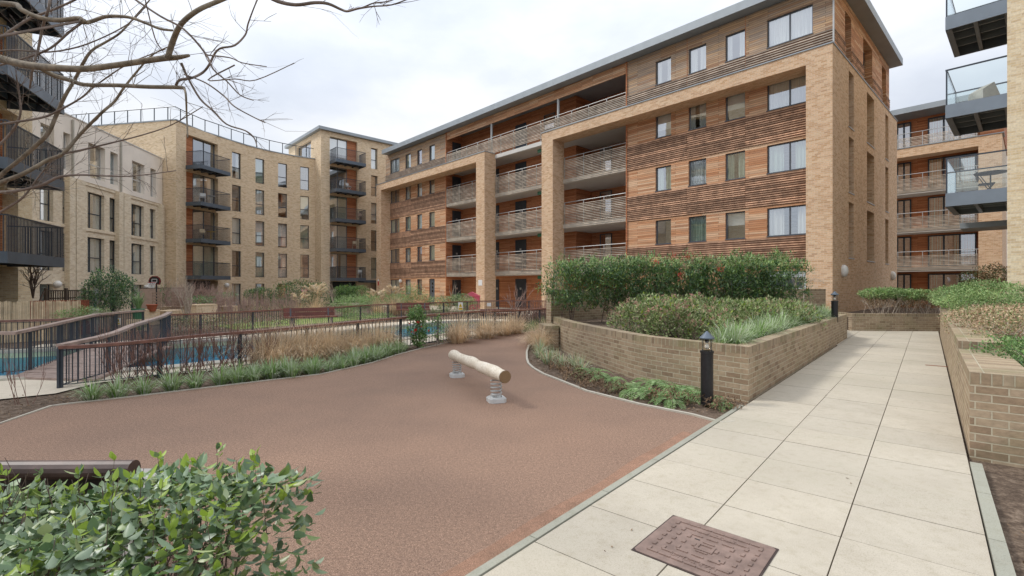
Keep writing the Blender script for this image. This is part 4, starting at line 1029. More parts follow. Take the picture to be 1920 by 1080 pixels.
# low wall across the end of the path
end0 = V((*G(1597, 621), 0)); end1 = V((*G(1772, 622), 0)); dv = end1 - end0
lw = thing('low_cross_wall', 'low brick wall closing the far end of the slab path', 'wall', tuple(end0)); nn = V((-dv.y, dv.x, 0)).normalized()
mb = MB(); mb.box(end0 - V((0, 0, .05)), dv, nn * .215, (0, 0, .58)); mb.box(end0 + nn * .216 - V((0, 0, .05)), nn * 2.6, dv.normalized() * .215, (0, 0, .58)); mb.build('brick_wall', 'brick_planter', lw)
mb = MB(); mb.box(end0 + V((0, 0, .532)), dv, nn * .215, (0, 0, .105)); mb.box(end0 + nn * .216 + V((0, 0, .532)), nn * 2.6, dv.normalized() * .215, (0, 0, .105)); mb.build('brick_cap', 'brick_cap', lw, uvang=math.atan2(dv.y, dv.x))
mb = MB(); mb.prism([tuple((end0 + nn * .2)[:2]), tuple((end1 + nn * .2)[:2]), (22, 14), (26, 24), (20, 27), tuple((end0 + nn * 6)[:2])], .0, .5); struct('raised_bed_soil', mb, 'soil', loc=(0, 0, 0))
# right hand path wall
sN, sF = 4.62 / 1, 0
near = V((*G(1803, 853), 0)); s_n = near.dot(P)
RWF = Fr((Q * tR)[:2], P, Q)
rw_ = thing('path_side_wall', 'brick retaining wall along the right of the path with two top levels', 'wall', tuple(near))
s0 = s_n; mb = MB(); mb.fb(RWF, s0, 8.6, .02, .45, -.05, .69); mb.fb(RWF, 8.6, 21.2, .02, .45, -.05, .79); mb.fb(RWF, s0, s0 + .215, .45, 5, -.05, .69); mb.build('brick_wall', 'brick_planter', rw_, uvang=math.atan2(P.y, P.x))
mb = MB(); mb.fb(RWF, s0, 8.6, .02, .45, .692, .797); mb.fb(RWF, 8.6, 21.2, .02, .45, .792, .9); mb.fb(RWF, s0, s0 + .215, .45, 5, .692, .797)
mb.build('brick_cap', 'brick_cap', rw_, uvang=math.atan2(P.y, P.x))
mb = MB(); mb.prism([pq(s0 + .2, tR + .44), pq(20, tR + .44), pq(20, 7), pq(s0 + .2, 7)], 0, .66); struct('hedge_bed_soil', mb, 'soil', loc=(0, 0, 0))
# ================================================================== PLANTING
random.seed(31)
def rdir(up=.0):
    while True:
        v = V((U(-1, 1), U(-1, 1), U(-1, 1)))
        if .05 < v.length < 1: break
    v.normalize(); v.z += up; return v.normalized()
def scatter(mb, p, d, ln, wd, mi=0, fold=.25, big_=False, up=.35):
    w_ = d.cross(V((U(-.4, .4), U(-.4, .4), 1)))
    if w_.length < .05: w_ = V((1, 0, 0))
    w_.normalize()
    (mb.bigleaf if big_ else mb.leaf)(p, d, w_, ln * U(.7, 1.25), wd * U(.75, 1.2), mi, fold)
def blobpt(b, shell=.45):
    c, r = b; d_ = rdir(); q = U(shell, 1.) ** .6
    k = 1 + .22 * mnoise.noise(V((d_.x * 1.7 + c[0], d_.y * 1.7 + c[1], d_.z * 1.7)) * 1.3)
    p = V((c[0] + d_.x * r[0] * q * k, c[1] + d_.y * r[1] * q * k, c[2] + d_.z * r[2] * q * k)); return p, d_
def foliage(blobs, n, ln, wd, mix=((0, 1.),), toplight=None, zmin=-9, shell=.45, up=.25, out=.7, big_=False, fold=.25, mb=None, clump=0, gaps=0.):
    mb = mb or MB(); tot = sum((b[1][0] * b[1][1] + b[1][0] * b[1][2] + b[1][1] * b[1][2]) for b in blobs); made = 0
    for b in blobs:
        m_ = int(n * (b[1][0] * b[1][1] + b[1][0] * b[1][2] + b[1][1] * b[1][2]) / tot); i = 0
        while i < m_:
            p, d_ = blobpt(b, shell)
            if p.z < zmin: i += 1; continue
            if gaps and mnoise.noise(p * 2.3) < -gaps: i += 1; continue
            k = max(1, clump)
            for _ in range(k):
                q = p + (V((U(-1, 1), U(-1, 1), U(-.6, .6))) * ln * .8 if k > 1 else V((0, 0, 0)))
                dd = (d_ * out + rdir(up) * 1.).normalized(); r_ = R(); mi = 0
                for a, w_ in mix:
                    if r_ < w_: mi = a; break
                    r_ -= w_
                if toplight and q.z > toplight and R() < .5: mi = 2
                scatter(mb, q, dd, ln, wd, mi, fold, big_)
            i += k
    return mb
def stems(base_pts, tops, r0=.012, n=5, mb=None, wob=.06, sides=5):
    mb = mb or MB()
    for a, b_ in zip(base_pts, tops):
        a, b_ = V(a), V(b_); pts = []
        for i in range(n + 1):
            t = i / n; p = a.lerp(b_, t) + V((U(-1, 1), U(-1, 1), 0)) * wob * (1 if 0 < i < n else 0); pts.append(p)
        mb.tube(pts, [r0 * (1 - .6 * i / n) for i in range(n + 1)], sides)
    return mb
def plant(name, label, cat, loc, parts, group=None):
    t = thing(name, label, cat, loc, group)
    for nm, mb, mats in parts: mb.build(nm, mats, t, uv=False)
    return t
def branchy(mb, p, d, ln, r, depth, spread=.6, up=.1, seg=3, kids=(2, 3), wig=.12, shrink=.68):
    pts = [p]; d_ = d.normalized()
    for i in range(seg):
        d_ = (d_ + V((U(-1, 1), U(-1, 1), U(-1, 1))) * wig + V((0, 0, up * .3))).normalized(); pts.append(pts[-1] + d_ * ln / seg)
    mb.tube(pts, [r * (1 - .45 * i / seg) for i in range(seg + 1)], 5 if r > .006 else 3, cap=False)
    if depth <= 0: return
    for k in range(random.randint(*kids)):
        i = random.randint(1, seg); nd_ = (d_ + rdir() * spread + V((0, 0, up))).normalized()
        branchy(mb, pts[i], nd_, ln * shrink * U(.7, 1.1), r * .6, depth - 1, spread, up, seg, kids, wig, shrink)
# ---- nandina hedge behind the planter
def line(a, b_, n): a, b_ = V((*a, 0)), V((*b_, 0)); return [a.lerp(b_, i / (n - 1)) for i in range(n)]
def shrubline(name, label, cat, a, b_, n, rad, z0, z1, leaves, ln, wd, mats, mix, base_z, nst=30, stemm='twig', **kw):
    bl = []
    for p in line(a, b_, n):
        jx = U(-.12, .12); top = z1 + U(-.12, .1); zc = (z0 + top) / 2
        bl.append(((p.x + jx, p.y + U(-.1, .1), zc), (rad[0] * U(.9, 1.15), rad[1] * U(.9, 1.1), (top - z0) / 2)))
    f = foliage(bl, leaves, ln, wd, mix, **kw); s_ = []; t_ = []
    for i in range(nst):
        q = random.choice(bl)[0]; x, y = q[0] + U(-.35, .35), q[1] + U(-.25, .25); s_.append((x, y, base_z)); t_.append((x + U(-.25, .25), y + U(-.2, .2), (z0 + z1) / 2 + U(0, .3)))
    return plant(name, label, cat, ((a[0] + b_[0]) / 2, (a[1] + b_[1]) / 2, base_z), [('foliage', f, mats), ('stem', stems(s_, t_, .013), 'bark_pale' if stemm == 'pale' else 'twig')])
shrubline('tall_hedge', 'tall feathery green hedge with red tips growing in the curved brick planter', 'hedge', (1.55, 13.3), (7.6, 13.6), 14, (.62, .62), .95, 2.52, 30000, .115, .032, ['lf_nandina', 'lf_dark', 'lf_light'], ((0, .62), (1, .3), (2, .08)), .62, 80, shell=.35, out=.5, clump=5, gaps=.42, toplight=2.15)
rt = MB()
for (px, py, Y_) in ((1228, 490, 12.75), (1262, 480, 12.75), (1290, 481, 12.75), (1350, 503, 12.7), (1275, 515, 12.6)):
    c_ = V((*PY(px, Y_), ZY(py, Y_)))
    for _ in range(34): scatter(rt, c_ + rdir() * U(0, .14), rdir(.3), .07, .022)
# red leaves belong to the hedge
hed = bpy.data.objects['tall_hedge']; rt.build('red_foliage', 'lf_red', hed, uv=False)
# ---- skimmia mound
bl = []
for i in range(8):
    t = i / 7; x, y = 2.85 + 3.9 * t, 10.0 + 2.0 * t; bl.append(((x, y, .94 - .05 * t + U(-.04, .04)), (.7, .85, .48 - .08 * t)))
bl.append(((3.05, 9.35, .86), (.58, .5, .44))); bl.append(((3.65, 9.3, .82), (.6, .5, .40))); bl.append(((2.6, 10.7, .86), (.5, .5, .40)))
f = foliage(bl, 16000, .085, .038, ((0, .95), (1, .05)), shell=.5, up=.5, out=.7, zmin=.6)
bd = MB()
for _ in range(620):
    b = random.choice(bl); p, d_ = blobpt(b, .98)
    if d_.z < .15 or p.x > 4.6 - U(0, 1): continue
    for _ in range(10): bd.leaf(p + V((0, 0, .03)) + rdir() * .032, rdir(.5), rdir(), .036, .024)
s_, t_ = [], []
for i in range(60): b = random.choice(bl)[0]; s_.append((b[0] + U(-.4, .4), b[1] + U(-.4, .4), .6)); t_.append((s_[-1][0] + U(-.2, .2), s_[-1][1] + U(-.2, .2), 1.1))
plant('flowering_shrub', 'low olive green shrub mass with pinkish flower buds in front of the tall planter hedge', 'shrub', (3.6, 10.5, .6), [('foliage', f, ['lf_skimmia', 'lf_young']), ('flower_bud', bd, 'lf_bud'), ('stem', stems(s_, t_, .01), 'twig')])
bl = [((5.9 + .45 * i, 11.7 + .42 * i, .72), (.42, .45, .25)) for i in range(5)]
plant('dry_shrub', 'dry brown low shrub at the right end of the flowering shrub mass', 'shrub', (6.8, 12.6, .6), [('foliage', foliage(bl, 2600, .06, .03, ((0, .7), (1, .3)), shell=.4, zmin=.6), ['lf_brown', 'lf_skimmia'])])
# ---- grass clump templates
def clump(n, ln, spread, w_, droop=1., up=1., mi_w=((0, 1.),)):
    mb = MB()
    for i in range(n):
        a = U(0, 6.283); r0 = abs(random.gauss(0, spread * .25)); b0 = V((math.cos(a) * r0, math.sin(a) * r0, 0)); tilt = U(.05, .9) ** .8
        d_ = V((math.cos(a) * tilt, math.sin(a) * tilt, up)).normalized(); p = b0; Ln = ln * U(.6, 1.15); seg = 4; side = d_.cross(V((0, 0, 1)));
        side = side.normalized() if side.length > .02 else V((1, 0, 0)); r_ = R(); mi = 0
        for k_, q_ in mi_w:
            if r_ < q_: mi = k_; break
            r_ -= q_
        pts = []; 
        for j in range(seg + 1):
            ww = w_ * (1 - (j / seg) ** 2 * .85) * .5; pts += [p + side * ww, p - side * ww]
            p = p + d_ * (Ln / seg); d_ = (d_ + V((0, 0, -.33 * droop * (j + 1) / seg * (1 + tilt)))).normalized()
        mb.add(pts, [(2 * j, 2 * j + 1, 2 * j + 3, 2 * j + 2) for j in range(seg)], mi)
    return mb
def setlocal(mb, name, mats): return mb.build(name, mats, None, loc=(0, 0, 0), uv=False)
def place_all(temps, spots, label, cat, group, sc=(.85, 1.2), name=None):
    used = set()
    for (x, y, z) in spots:
        i = random.randrange(len(temps)); s_ = U(*sc)
        if i not in used: used.add(i); o_ = temps[i]; o_.location = (x, y, z); o_.rotation_euler = (0, 0, U(0, 6.28)); o_.scale = (s_, s_, s_)
        else: o_ = temps[i].copy(); COL.objects.link(o_); o_.location = (x, y, z); o_.rotation_euler = (0, 0, U(0, 6.28)); o_.scale = (s_, s_, s_)
        tag(o_, label, cat, group)
lir = [setlocal(clump(150, .36, .18, .015, 1.25, 1., ((0, .6), (1, .4))), 'grass_tuft', ['lf_grass', 'lf_palegrass']) for _ in range(4)]
edge = smooth(surf[4:14], 8); spots = []; acc = 0; last = V((*edge[0], 0))
for p in edge:
    p = V((*p, 0)); acc += (p - last).length; last = p
    if acc > .24:
        acc = 0; k = 2 if p.y > 8.0 else 1
        for j in range(k): spots.append((p.x - .17 - .24 * j + U(-.06, .06), p.y + .10 + .2 * j + U(-.06, .06), -.03))
spots = [s for s in spots if s[1] < 12.6]
place_all(lir, spots, 'green strappy grass tuft in the border row edging the brown play surface', 'grass tuft', 'grass tufts edging the play surface', (.72, 1.12))
lir2 = [setlocal(clump(150, .46, .2, .015, 1.4, 1., ((0, .6), (1, .4))), 'grass_tuft', ['lf_grass', 'lf_palegrass']) for _ in range(3)]
spots = []
for i in range(38):
    s_ = .35 + i * .27; p = V((*corner, 0)) + P * s_ - Q * U(.38, .55); spots.append((p.x, p.y, .62))
    if i > 12: p = p - Q * U(.22, .4); spots.append((p.x, p.y, .62))
for i in range(2): p = V((*inner[min(len(inner) - 1, i * 2)], 0)); spots.append((p.x + .12, p.y + .35, .62))
place_all(lir2, spots, 'long green grass tuft spilling over the straight side of the brick planter', 'grass tuft', 'grass tufts in the brick planter', (.8, 1.15))
pal = [setlocal(clump(130, .32, .2, .010, 1.3, 1., ((1, .5), (0, .25), (2, .25))), 'grass_tuft', ['lf_grass', 'lf_palegrass', 'lf_straw']) for _ in range(2)]
place_all(pal, [(.62, 11.2, -.02), (.75, 10.3, -.02), (.95, 10.9, -.02), (.98, 9.75, -.02), (.7, 11.9, -.02), (1.25, 9.9, -.02), (1.3, 9.2, -.02)], 'pale green grass tuft at the foot of the curved planter wall', 'grass tuft', 'pale grass tufts by the planter foot', (.85, 1.2))
# brown feather grasses
bg_ = [setlocal(clump(520, .9, .6, .010, 1.5, .95, ((0, .85), (1, .15))), 'feather_grass', ['lf_straw', 'lf_plume']) for _ in range(3)]
spots = []
for (px, Y_) in ((500, 10.25), (520, 10.5), (545, 10.55), (565, 10.8), (590, 11.0), (610, 11.25), (635, 11.4), (655, 11.75), (680, 11.95), (705, 12.4), (528, 10.1), (575, 10.5), (620, 11.0), (725, 12.9)): spots.append((*PY(px, Y_ - .15), -.03))
place_all(bg_, spots, 'dry straw coloured feather grass in the mass along the middle of the pond fence', 'ornamental grass', 'feather grasses along the pond fence', (.85, 1.1))
bg2 = [setlocal(clump(620, .95, .5, .011, 1.5, .85, ((0, .85), (1, .15))), 'feather_grass', ['lf_straw', 'lf_plume']) for _ in range(2)]
for (px, Y_, s_, l_) in ((858, 14.1, 1.05, 'large rounded straw coloured grass right of the red flowered bush'), (908, 15.3, 1.0, 'second rounded straw coloured grass from the red flowered bush'), (945, 16.2, .85, 'small straw coloured grass third in the row by the pond fence'), (965, 16.9, .9, 'straw coloured grass at the right end of the row by the pond fence')):
    o_ = bg2[0] if s_ == 1.05 else bg2[1] if s_ == 1.0 else bg2[0].copy()
    if o_.name not in COL.objects: COL.objects.link(o_)
    o_.location = (*PY(px, Y_), -.03); o_.rotation_euler = (0, 0, U(0, 6)); o_.scale = (s_, s_, s_); tag(o_, l_, 'ornamental grass', 'rounded grasses in the pond border')
for (x, y, s_, l_) in ((.75, 12.75, .75, 'pale straw grass beside the stepped end of the planter wall'), (1.0, 14.4, .85, 'pale straw grass behind the stepped end of the planter wall'), (.62, 13.6, .6, 'small pale straw grass left of the stepped end block')):
    o_ = bg2[1].copy(); COL.objects.link(o_); o_.location = (x, y, -.03); o_.scale = (s_, s_, s_); o_.rotation_euler = (0, 0, U(0, 6)); tag(o_, l_, 'ornamental grass')
place_all([setlocal(clump(110, .4, .2, .012, 1.2, 1., ((0, 1.),)), 'grass_tuft', ['lf_hedge'])], [(*PY(px, Y_), -.03) for px, Y_ in ((985, 17.4), (995, 17.8), (1008, 18.6), (1000, 18.0), (1018, 19.2))], 'dark green grass tuft below the red stemmed shrubs near the planter', 'grass tuft', 'dark grass tufts near the planter', (1.0, 1.4))
# red stemmed dogwoods
def dogwood(h, n, mat='twig_red', r=.006, spread=.35, depth=2):
    mb = MB()
    for i in range(n):
        a = U(0, 6.28); d_ = V((math.cos(a) * spread * U(.2, 1), math.sin(a) * spread * U(.2, 1), 1)); branchy(mb, V((U(-.1, .1), U(-.1, .1), 0)), d_, h * U(.45, .65), r, depth, .5, .35, 4, (2, 3), .10, .62)
    o_ = mb.build('red_stem_shrub', mat, None, loc=(0, 0, 0), uv=False); return o_
dg = [dogwood(1.1, 9, r=.007, depth=3, spread=1.0) for _ in range(3)]
spots = [(*PY(px, Y_), -.03) for px, Y_ in ((225, 8.3), (248, 8.5), (268, 8.6), (290, 8.7), (312, 8.85), (335, 8.95), (356, 9.0), (380, 9.2), (402, 9.3), (426, 9.5), (448, 9.6), (470, 9.75), (492, 9.9), (510, 10.05))]
place_all(dg, spots, 'bare dark red stemmed shrub against the left stretch of the pond fence', 'shrub', 'red stemmed shrubs along the pond fence', (.8, 1.05))
dg2 = [dogwood(1.0, 20, r=.010)]
place_all(dg2, [(*PY(px, Y_), -.03) for px, Y_ in ((985, 18.6), (1000, 19.2), (1015, 19.8), (1030, 20.2), (975, 19.3), (1008, 20.6), (1024, 21.4))], 'bare dark red shrub in the clump left of the planter hedge', 'shrub', 'red stemmed shrubs by the planter', (1., 1.15))
o_ = dogwood(.8, 5, 'twig_red', .005, .6); o_.location = (-6.75, 6.75, -.03); o_.name = 'bare_shrub'; tag(o_, 'small bare reddish shrub at the left edge of the picture beside the concrete path', 'shrub')
# camellia
cx, cy = PY(783, 12.9); bl = [((cx, cy, .55), (.27, .27, .5)), ((cx - .05, cy, .85), (.22, .22, .28)), ((cx + .05, cy, .25), (.2, .2, .25))]
fl = MB()
for px, py in ((784, 604), (779, 619), (776, 624), (767, 607), (804, 620), (772, 622), (790, 612)):
    c_ = V((*PY(px, 12.62), ZY(py, 12.62))); s0_ = .035 if px in (784, 779) else .02
    for _ in range(18): fl.leaf(c_ + rdir() * s0_ * .4, rdir(), rdir(), s0_ * 1.3, s0_)
plant('camellia_bush', 'upright dark green bush with red flowers in front of the pond fence', 'bush', (cx, cy, 0), [('foliage', foliage(bl, 1500, .075, .04, ((0, .8), (1, .2)), shell=.35, gaps=.5), ['lf_hedge', 'lf_light']), ('flower', fl, 'flower'), ('stem', stems([(cx, cy, -.03)] * 4, [(cx + U(-.1, .1), cy, .9) for _ in range(4)], .012), 'twig')])
cx, cy = PY(818, 13.2); plant('young_shrub', 'thin leafy young shrub between the red flowered bush and the rounded grasses', 'shrub', (cx, cy, 0), [('foliage', foliage([((cx, cy, .5), (.3, .25, .4))], 260, .07, .04, ((0, .7), (1, .3)), shell=.2), ['lf_hedge', 'lf_light']), ('stem', stems([(cx, cy, -.03)] * 4, [(cx + U(-.25, .25), cy, .75) for _ in range(4)], .008), 'bark_pale')])
# ferns
def fern(n, ln):
    mb = MB()
    for i in range(n):
        a = i * 6.283 / n + U(-.25, .25); d_ = V((math.cos(a), math.sin(a), U(.5, 1.2))).normalized(); p = V((0, 0, .02)); Ln = ln * U(.75, 1.15); seg = 15
        for j in range(seg):
            q = p + d_ * Ln / seg; side = d_.cross(V((0, 0, 1))).normalized(); w_ = .085 * math.sin(math.pi * (j + 1.6) / (seg + 2)) ** .8
            for sg in (-1, 1):
                dd = (side * sg + d_ * .45).normalized(); mb.leaf(p, dd, d_, w_ * U(.85, 1.1), .02, 0, .1, .12)
            mb.quad(p + side * .003, q + side * .003, q - side * .003, p - side * .003)
            p = q; d_ = (d_ + V((0, 0, -.13))).normalized()
    return mb
fe = [setlocal(fern(13, .46), 'fern', ['lf_fern']) for _ in range(3)]
place_all(fe, [(*G(px, py), 0) for px, py in ((1258, 755), (1228, 745), (1190, 738), (1225, 726), (1165, 728), (1140, 716), (1275, 738), (1290, 745), (1110, 706))], 'green fern in the narrow bed below the curved planter wall', 'fern', 'ferns below the planter wall', (.75, 1.15))
place_all([setlocal(fern(11, .36), 'fern', ['lf_fern'])], [(*G(1352, 760), 0)], 'small fern growing right of the black bollard light', 'fern', None, (.8, .9))
fd = MB()
for px, py in ((1240, 748), (1105, 712), (1070, 700), (1080, 712), (1050, 690), (1275, 755), (1150, 735), (1030, 675), (1355, 765), (1110, 725)):
    c_ = V((*G(px, py), .05))
    for _ in range(260): scatter(fd, c_ + V((U(-.22, .22), U(-.2, .2), U(-.04, .09))), rdir(-.2), .05, .02)
tag(fd.build('dead_leaves', 'lf_litter', None, uv=False), 'curled dead brown leaves heaped between the ferns', 'leaf litter', kind='stuff')
# litter and mulch chips over the beds
lt = MB()
def bedpt(kind):
    if kind == 0:
        s_ = R() * (len(surf[20:32]) - 1); i = int(s_); a, b_ = surf[20 + i], surf[21 + i]; t = s_ - i; x, y = a[0] + (b_[0] - a[0]) * t, a[1] + (b_[1] - a[1]) * t; w_ = U(.05, .75); return x + w_ * .75, y + w_ * .66
    if kind == 1:
        i = random.randrange(len(edge) - 1); x, y = edge[i]; w_ = U(.03, .9); return x - w_ * .8, y + w_ * .55
    if kind == 2: s_, t = U(-.5, 4.9), U(tR + .13, 3.2); return pq(s_, t)
    return U(-8.5, -6.1), U(5.2, 7.3)
for i in range(5200):
    k = random.choice((0, 0, 1, 1, 2, 2, 2, 3)); x, y = bedpt(k)
    if k == 0 and (V((x, y, 0)) - V((*corner, 0))).dot(Q) > -.02 and False: continue
    lt.leaf(V((x, y, U(-.028, .0))), V((U(-1, 1), U(-1, 1), U(-.1, .3))).normalized(), V((U(-1, 1), U(-1, 1), U(-.2, .2))).normalized(), U(.015, .05), U(.01, .03), 0, U(-.3, .3))
for i in range(70):
    if i % 2: x, y = pq(U(1.5, 15), U(tL + .05, tR - .05)); z_ = .026
    else: x, y = U(-4, 1.5), U(3.2, 12); z_ = .006
    if i % 2 == 0 and (x, y)[0] > 0.2 and y > 9: continue
    if i % 2 == 0 and x < -3.2 and y > 7.5: continue
    if i % 2 == 0 and x > -.5 and y < 5.5: continue
    lt.leaf(V((x, y, z_)), V((U(-1, 1), U(-1, 1), .02)).normalized(), V((U(-1, 1), U(-1, 1), .02)).normalized(), U(.012, .035), U(.008, .02), 0, .15)
tag(lt.build('leaf_litter', 'lf_litter', None, uv=False), 'small dead leaves and bark chips lying on the soil beds', 'leaf litter', kind='stuff')
# ---- foreground bush, lower left
random.seed(33)
fb = MB(); st_ = []
def topz(x, y): return .665 + .085 * max(0, min(1, (x + 1.95) / .5)) + .05 * mnoise.noise(V((x * 2.2, y * 2.2, 1))) + .03 * mnoise.noise(V((x * 7, y * 7, 4)))
for i in range(11000):
    x = U(-3.1, -.8); y = U(1.12, 2.28)
    r_ = R(); xe = -.93 + .08 * mnoise.noise(V((y * 3, 0, 7)))
    if x > xe: continue
    tz = topz(x, y) - max(0, (x + 1.05)) * .25
    if r_ < .62: z = tz + .02 - abs(random.gauss(0, .06))
    else: z = U(.25, tz)
    nearside = (xe - x < .22) or y > 2.1 or y < 1.35
    if z < tz - .14 and not nearside and R() < .45: continue
    if z < .55 and R() < (.35 if xe - x > .25 else .0): continue
    if xe - x < .2 and z > tz - .1 and R() < .3: z = U(.2, tz)
    hd = rdir(.45 if z > tz - .12 else -.1); hd.z *= .65
    if nearside: hd = (hd + V((.5 if xe - x < .22 else 0, .25 if y > 2.1 else -.25, -.1))).normalized()
    scatter(fb, V((x, y, z)), hd, U(.032, .078), U(.020, .042), 1 if (R() < .08 and z > tz - .1) else 0, U(.05, .3), True)
for i in range(60):
    x, y = U(-2.9, -.9), U(1.5, 2.25); z = topz(x, y); h = U(.05, .17); top = V((x + U(-.05, .05), y, z + h)); st_.append([(x, y, z - .15), top]); (lambda *a, **k: None)([(x, y, z - .15), top], [.0022, .001], 3, cap=False)
    for j in range(6): scatter(fb, V((x, y, z)).lerp(top, U(.35, 1)), rdir(.8), .042, .022, 1 if R() < .65 else 0, .12, True)
st = MB()
for q in st_: st.tube(q, [.0022, .001], 3, cap=False)
for i in range(150):
    x, y = U(-3, -1.15), U(1.2, 2.2); branchy(st, V((x + U(-.1, .1), y + U(-.1, .1), 0)), V((U(-.3, .3), U(-.3, .3), 1)), .42, .0065, 2, .55, .3, 3, (2, 3), .12, .62)
b_ = thing('laurel_bush', 'clipped glossy green bush filling the lower left foreground', 'bush', (-1.8, 1.7, 0))
fb.build('foliage', ['lf_near', 'lf_young'], b_, uv=False, smooth=True); st.build('stem', 'twig', b_, uv=False)
# ---- right side hedges
random.seed(34)
def hedge(name, label, cat, blobs, n, ln, wd, mats, mix, base, nst=25, **kw):
    f = foliage(blobs, n, ln, wd, mix, **kw); s_, t_ = [], []
    for i in range(nst):
        c_, r_ = random.choice(blobs); x, y = c_[0] + U(-.6, .6) * r_[0], c_[1] + U(-.6, .6) * r_[1]; s_.append((x, y, base)); t_.append((x + U(-.3, .3), y + U(-.2, .2), c_[2]))
    c_ = blobs[0][0]; return plant(name, label, cat, (c_[0], c_[1], base), [('foliage', f, mats), ('stem', stems(s_, t_, .011), 'bark_pale')])
def ab(px, py, Y_, rx, ry, rz): return ((*PY(px, Y_), ZY(py, Y_)), (rx, ry, rz))
hedge('clipped_hedge', 'pale brown and green clipped hedge over the right hand path wall', 'hedge', [ab(1868, 605, 9.4, .75, .9, .36), ab(1890, 612, 8.2, .75, .8, .36), ab(1920, 612, 8.0, .8, .9, .38), ab(1850, 602, 10.6, .75, .8, .36), ab(1900, 604, 10.5, 1.2, .8, .36), ab(1930, 620, 6.9, .7, .7, .36), ab(2050, 615, 8, .9, 1, .36)], 17000, .042, .026, ['lf_brown', 'lf_skimmia'], ((0, .72), (1, .28)), .66, 40, shell=.55, up=.3, out=.6)
hedge('green_shrub', 'dark green low shrub in front of the pale brown hedge at the right edge', 'shrub', [ab(1905, 668, 5.9, .48, .42, .22), ab(1890, 690, 5.55, .25, .25, .13), ab(1935, 668, 5.6, .42, .4, .22), ab(1855, 655, 6.5, .28, .28, .10), ab(1880, 648, 6.7, .4, .35, .14)], 3600, .04, .022, ['lf_hedge', 'lf_light'], ((0, .8), (1, .2)), .66, 16, shell=.4, up=.4)
tw = MB()
for i in range(16):
    x, y = pq(s_n + U(.1, .7), tR + U(.7, 2.1)); branchy(tw, V((x, y, .5)), V((U(-.6, .2), -1, U(-.9, .3))), .22, .004, 2, .7, -.1, 3, (2, 3), .2)
o_ = tw.build('trailing_shrub', 'twig_haze', None, uv=False); tag(o_, 'thin pale twigs trailing over the near end of the right hand brick wall', 'shrub')
tf = foliage([((*pq(s_n + .35, tR + 1.35), .68), (.5, .35, .22)), ((*pq(s_n + .0, tR + 1.6), .42), (.3, .12, .3))], 520, .02, .013, ((0, .7), (1, .3)), shell=.2); o2 = tf.build('foliage', ['lf_brown', 'lf_light'], None, loc=tuple(ORG[o_.name]), uv=False); o2.parent = o_; o2.location = (0, 0, 0)
hedge('green_hedge', 'bright green rounded hedge beside the yellow brick building', 'hedge', [ab(1800, 556, 15.2, .8, .8, .36), ab(1845, 552, 14.5, .9, .8, .42), ab(1885, 556, 14.0, .9, .8, .40), ab(1795, 562, 14.4, .6, .6, .3), ab(1840, 565, 13.2, 1.0, .8, .3)], 11000, .065, .034, ['lf_light', 'lf_hedge'], ((0, .8), (1, .2)), .5, 25, shell=.5, up=.3)
hedge('flat_topped_hedge', 'flat topped green hedge with bare brown stems above the low cross wall', 'hedge', [ab(1640, 551, 18.6, .5, .6, .2), ab(1665, 550, 18.4, .55, .6, .22), ab(1695, 552, 18.3, .55, .6, .2), ab(1725, 553, 18.3, .55, .5, .19)], 5200, .075, .04, ['lf_light', 'lf_hedge'], ((0, .75), (1, .25)), .5, 10, shell=.5, up=.3)
hb = foliage([ab(1645, 565, 18.5, .4, .5, .25), ab(1690, 567, 18.3, .5, .5, .25), ab(1735, 567, 18.4, .5, .5, .3)], 2600, .055, .034, ((0, .8), (1, .2)), shell=.2)
o_ = bpy.data.objects['flat_topped_hedge']; hb.build('dry_foliage', ['lf_brown', 'lf_redbrown'], o_, uv=False)
sb = MB()
for i in range(34): x, y = PY(1640 + i * 3.6, 18.2 + U(-.3, .4)); branchy(sb, V((x, y, .5)), V((U(-.6, .6), U(-.3, .3), 1)), .45, .012, 2, .7, .2, 3, (2, 3))
sb.build('branch', 'bark_pale', o_, uv=False)
hedge('red_brown_bush', 'dark red brown bush behind the bright green hedge', 'bush', [ab(1830, 524, 17.5, .55, .5, .3), ab(1860, 515, 17.2, .6, .5, .4), ab(1880, 520, 16.8, .4, .4, .35)], 3600, .06, .03, ['lf_redbrown', 'lf_dark'], ((0, .75), (1, .25)), .5, 15, shell=.3)
# thin young tree by the corner
yt = MB(); x, y = PY(1497, 14.2)
for dx, zt in ((-.06, 1.9), (.12, 2.05)):
    p0 = V((x, y, .6)); pts = [p0, p0 + V((dx * 1.2, 0, .4)), p0 + V((dx * 1.6, .05, .8)), p0 + V((dx, 0, zt - .6))]; yt.tube(pts, [.025, .022, .018, .01], 7)
    for k in range(7): branchy(yt, pts[3] - V((0, 0, U(0, .5))), V((U(-.2, 1), U(-.4, .4), U(0, .5))), U(.3, .6), .006, 2, .6, .05)
o_ = yt.build('bare_sapling', 'bark_pale', None, loc=(x, y, .6), uv=False); tag(o_, 'slender bare pale barked sapling at the right end of the planter hedge', 'tree')
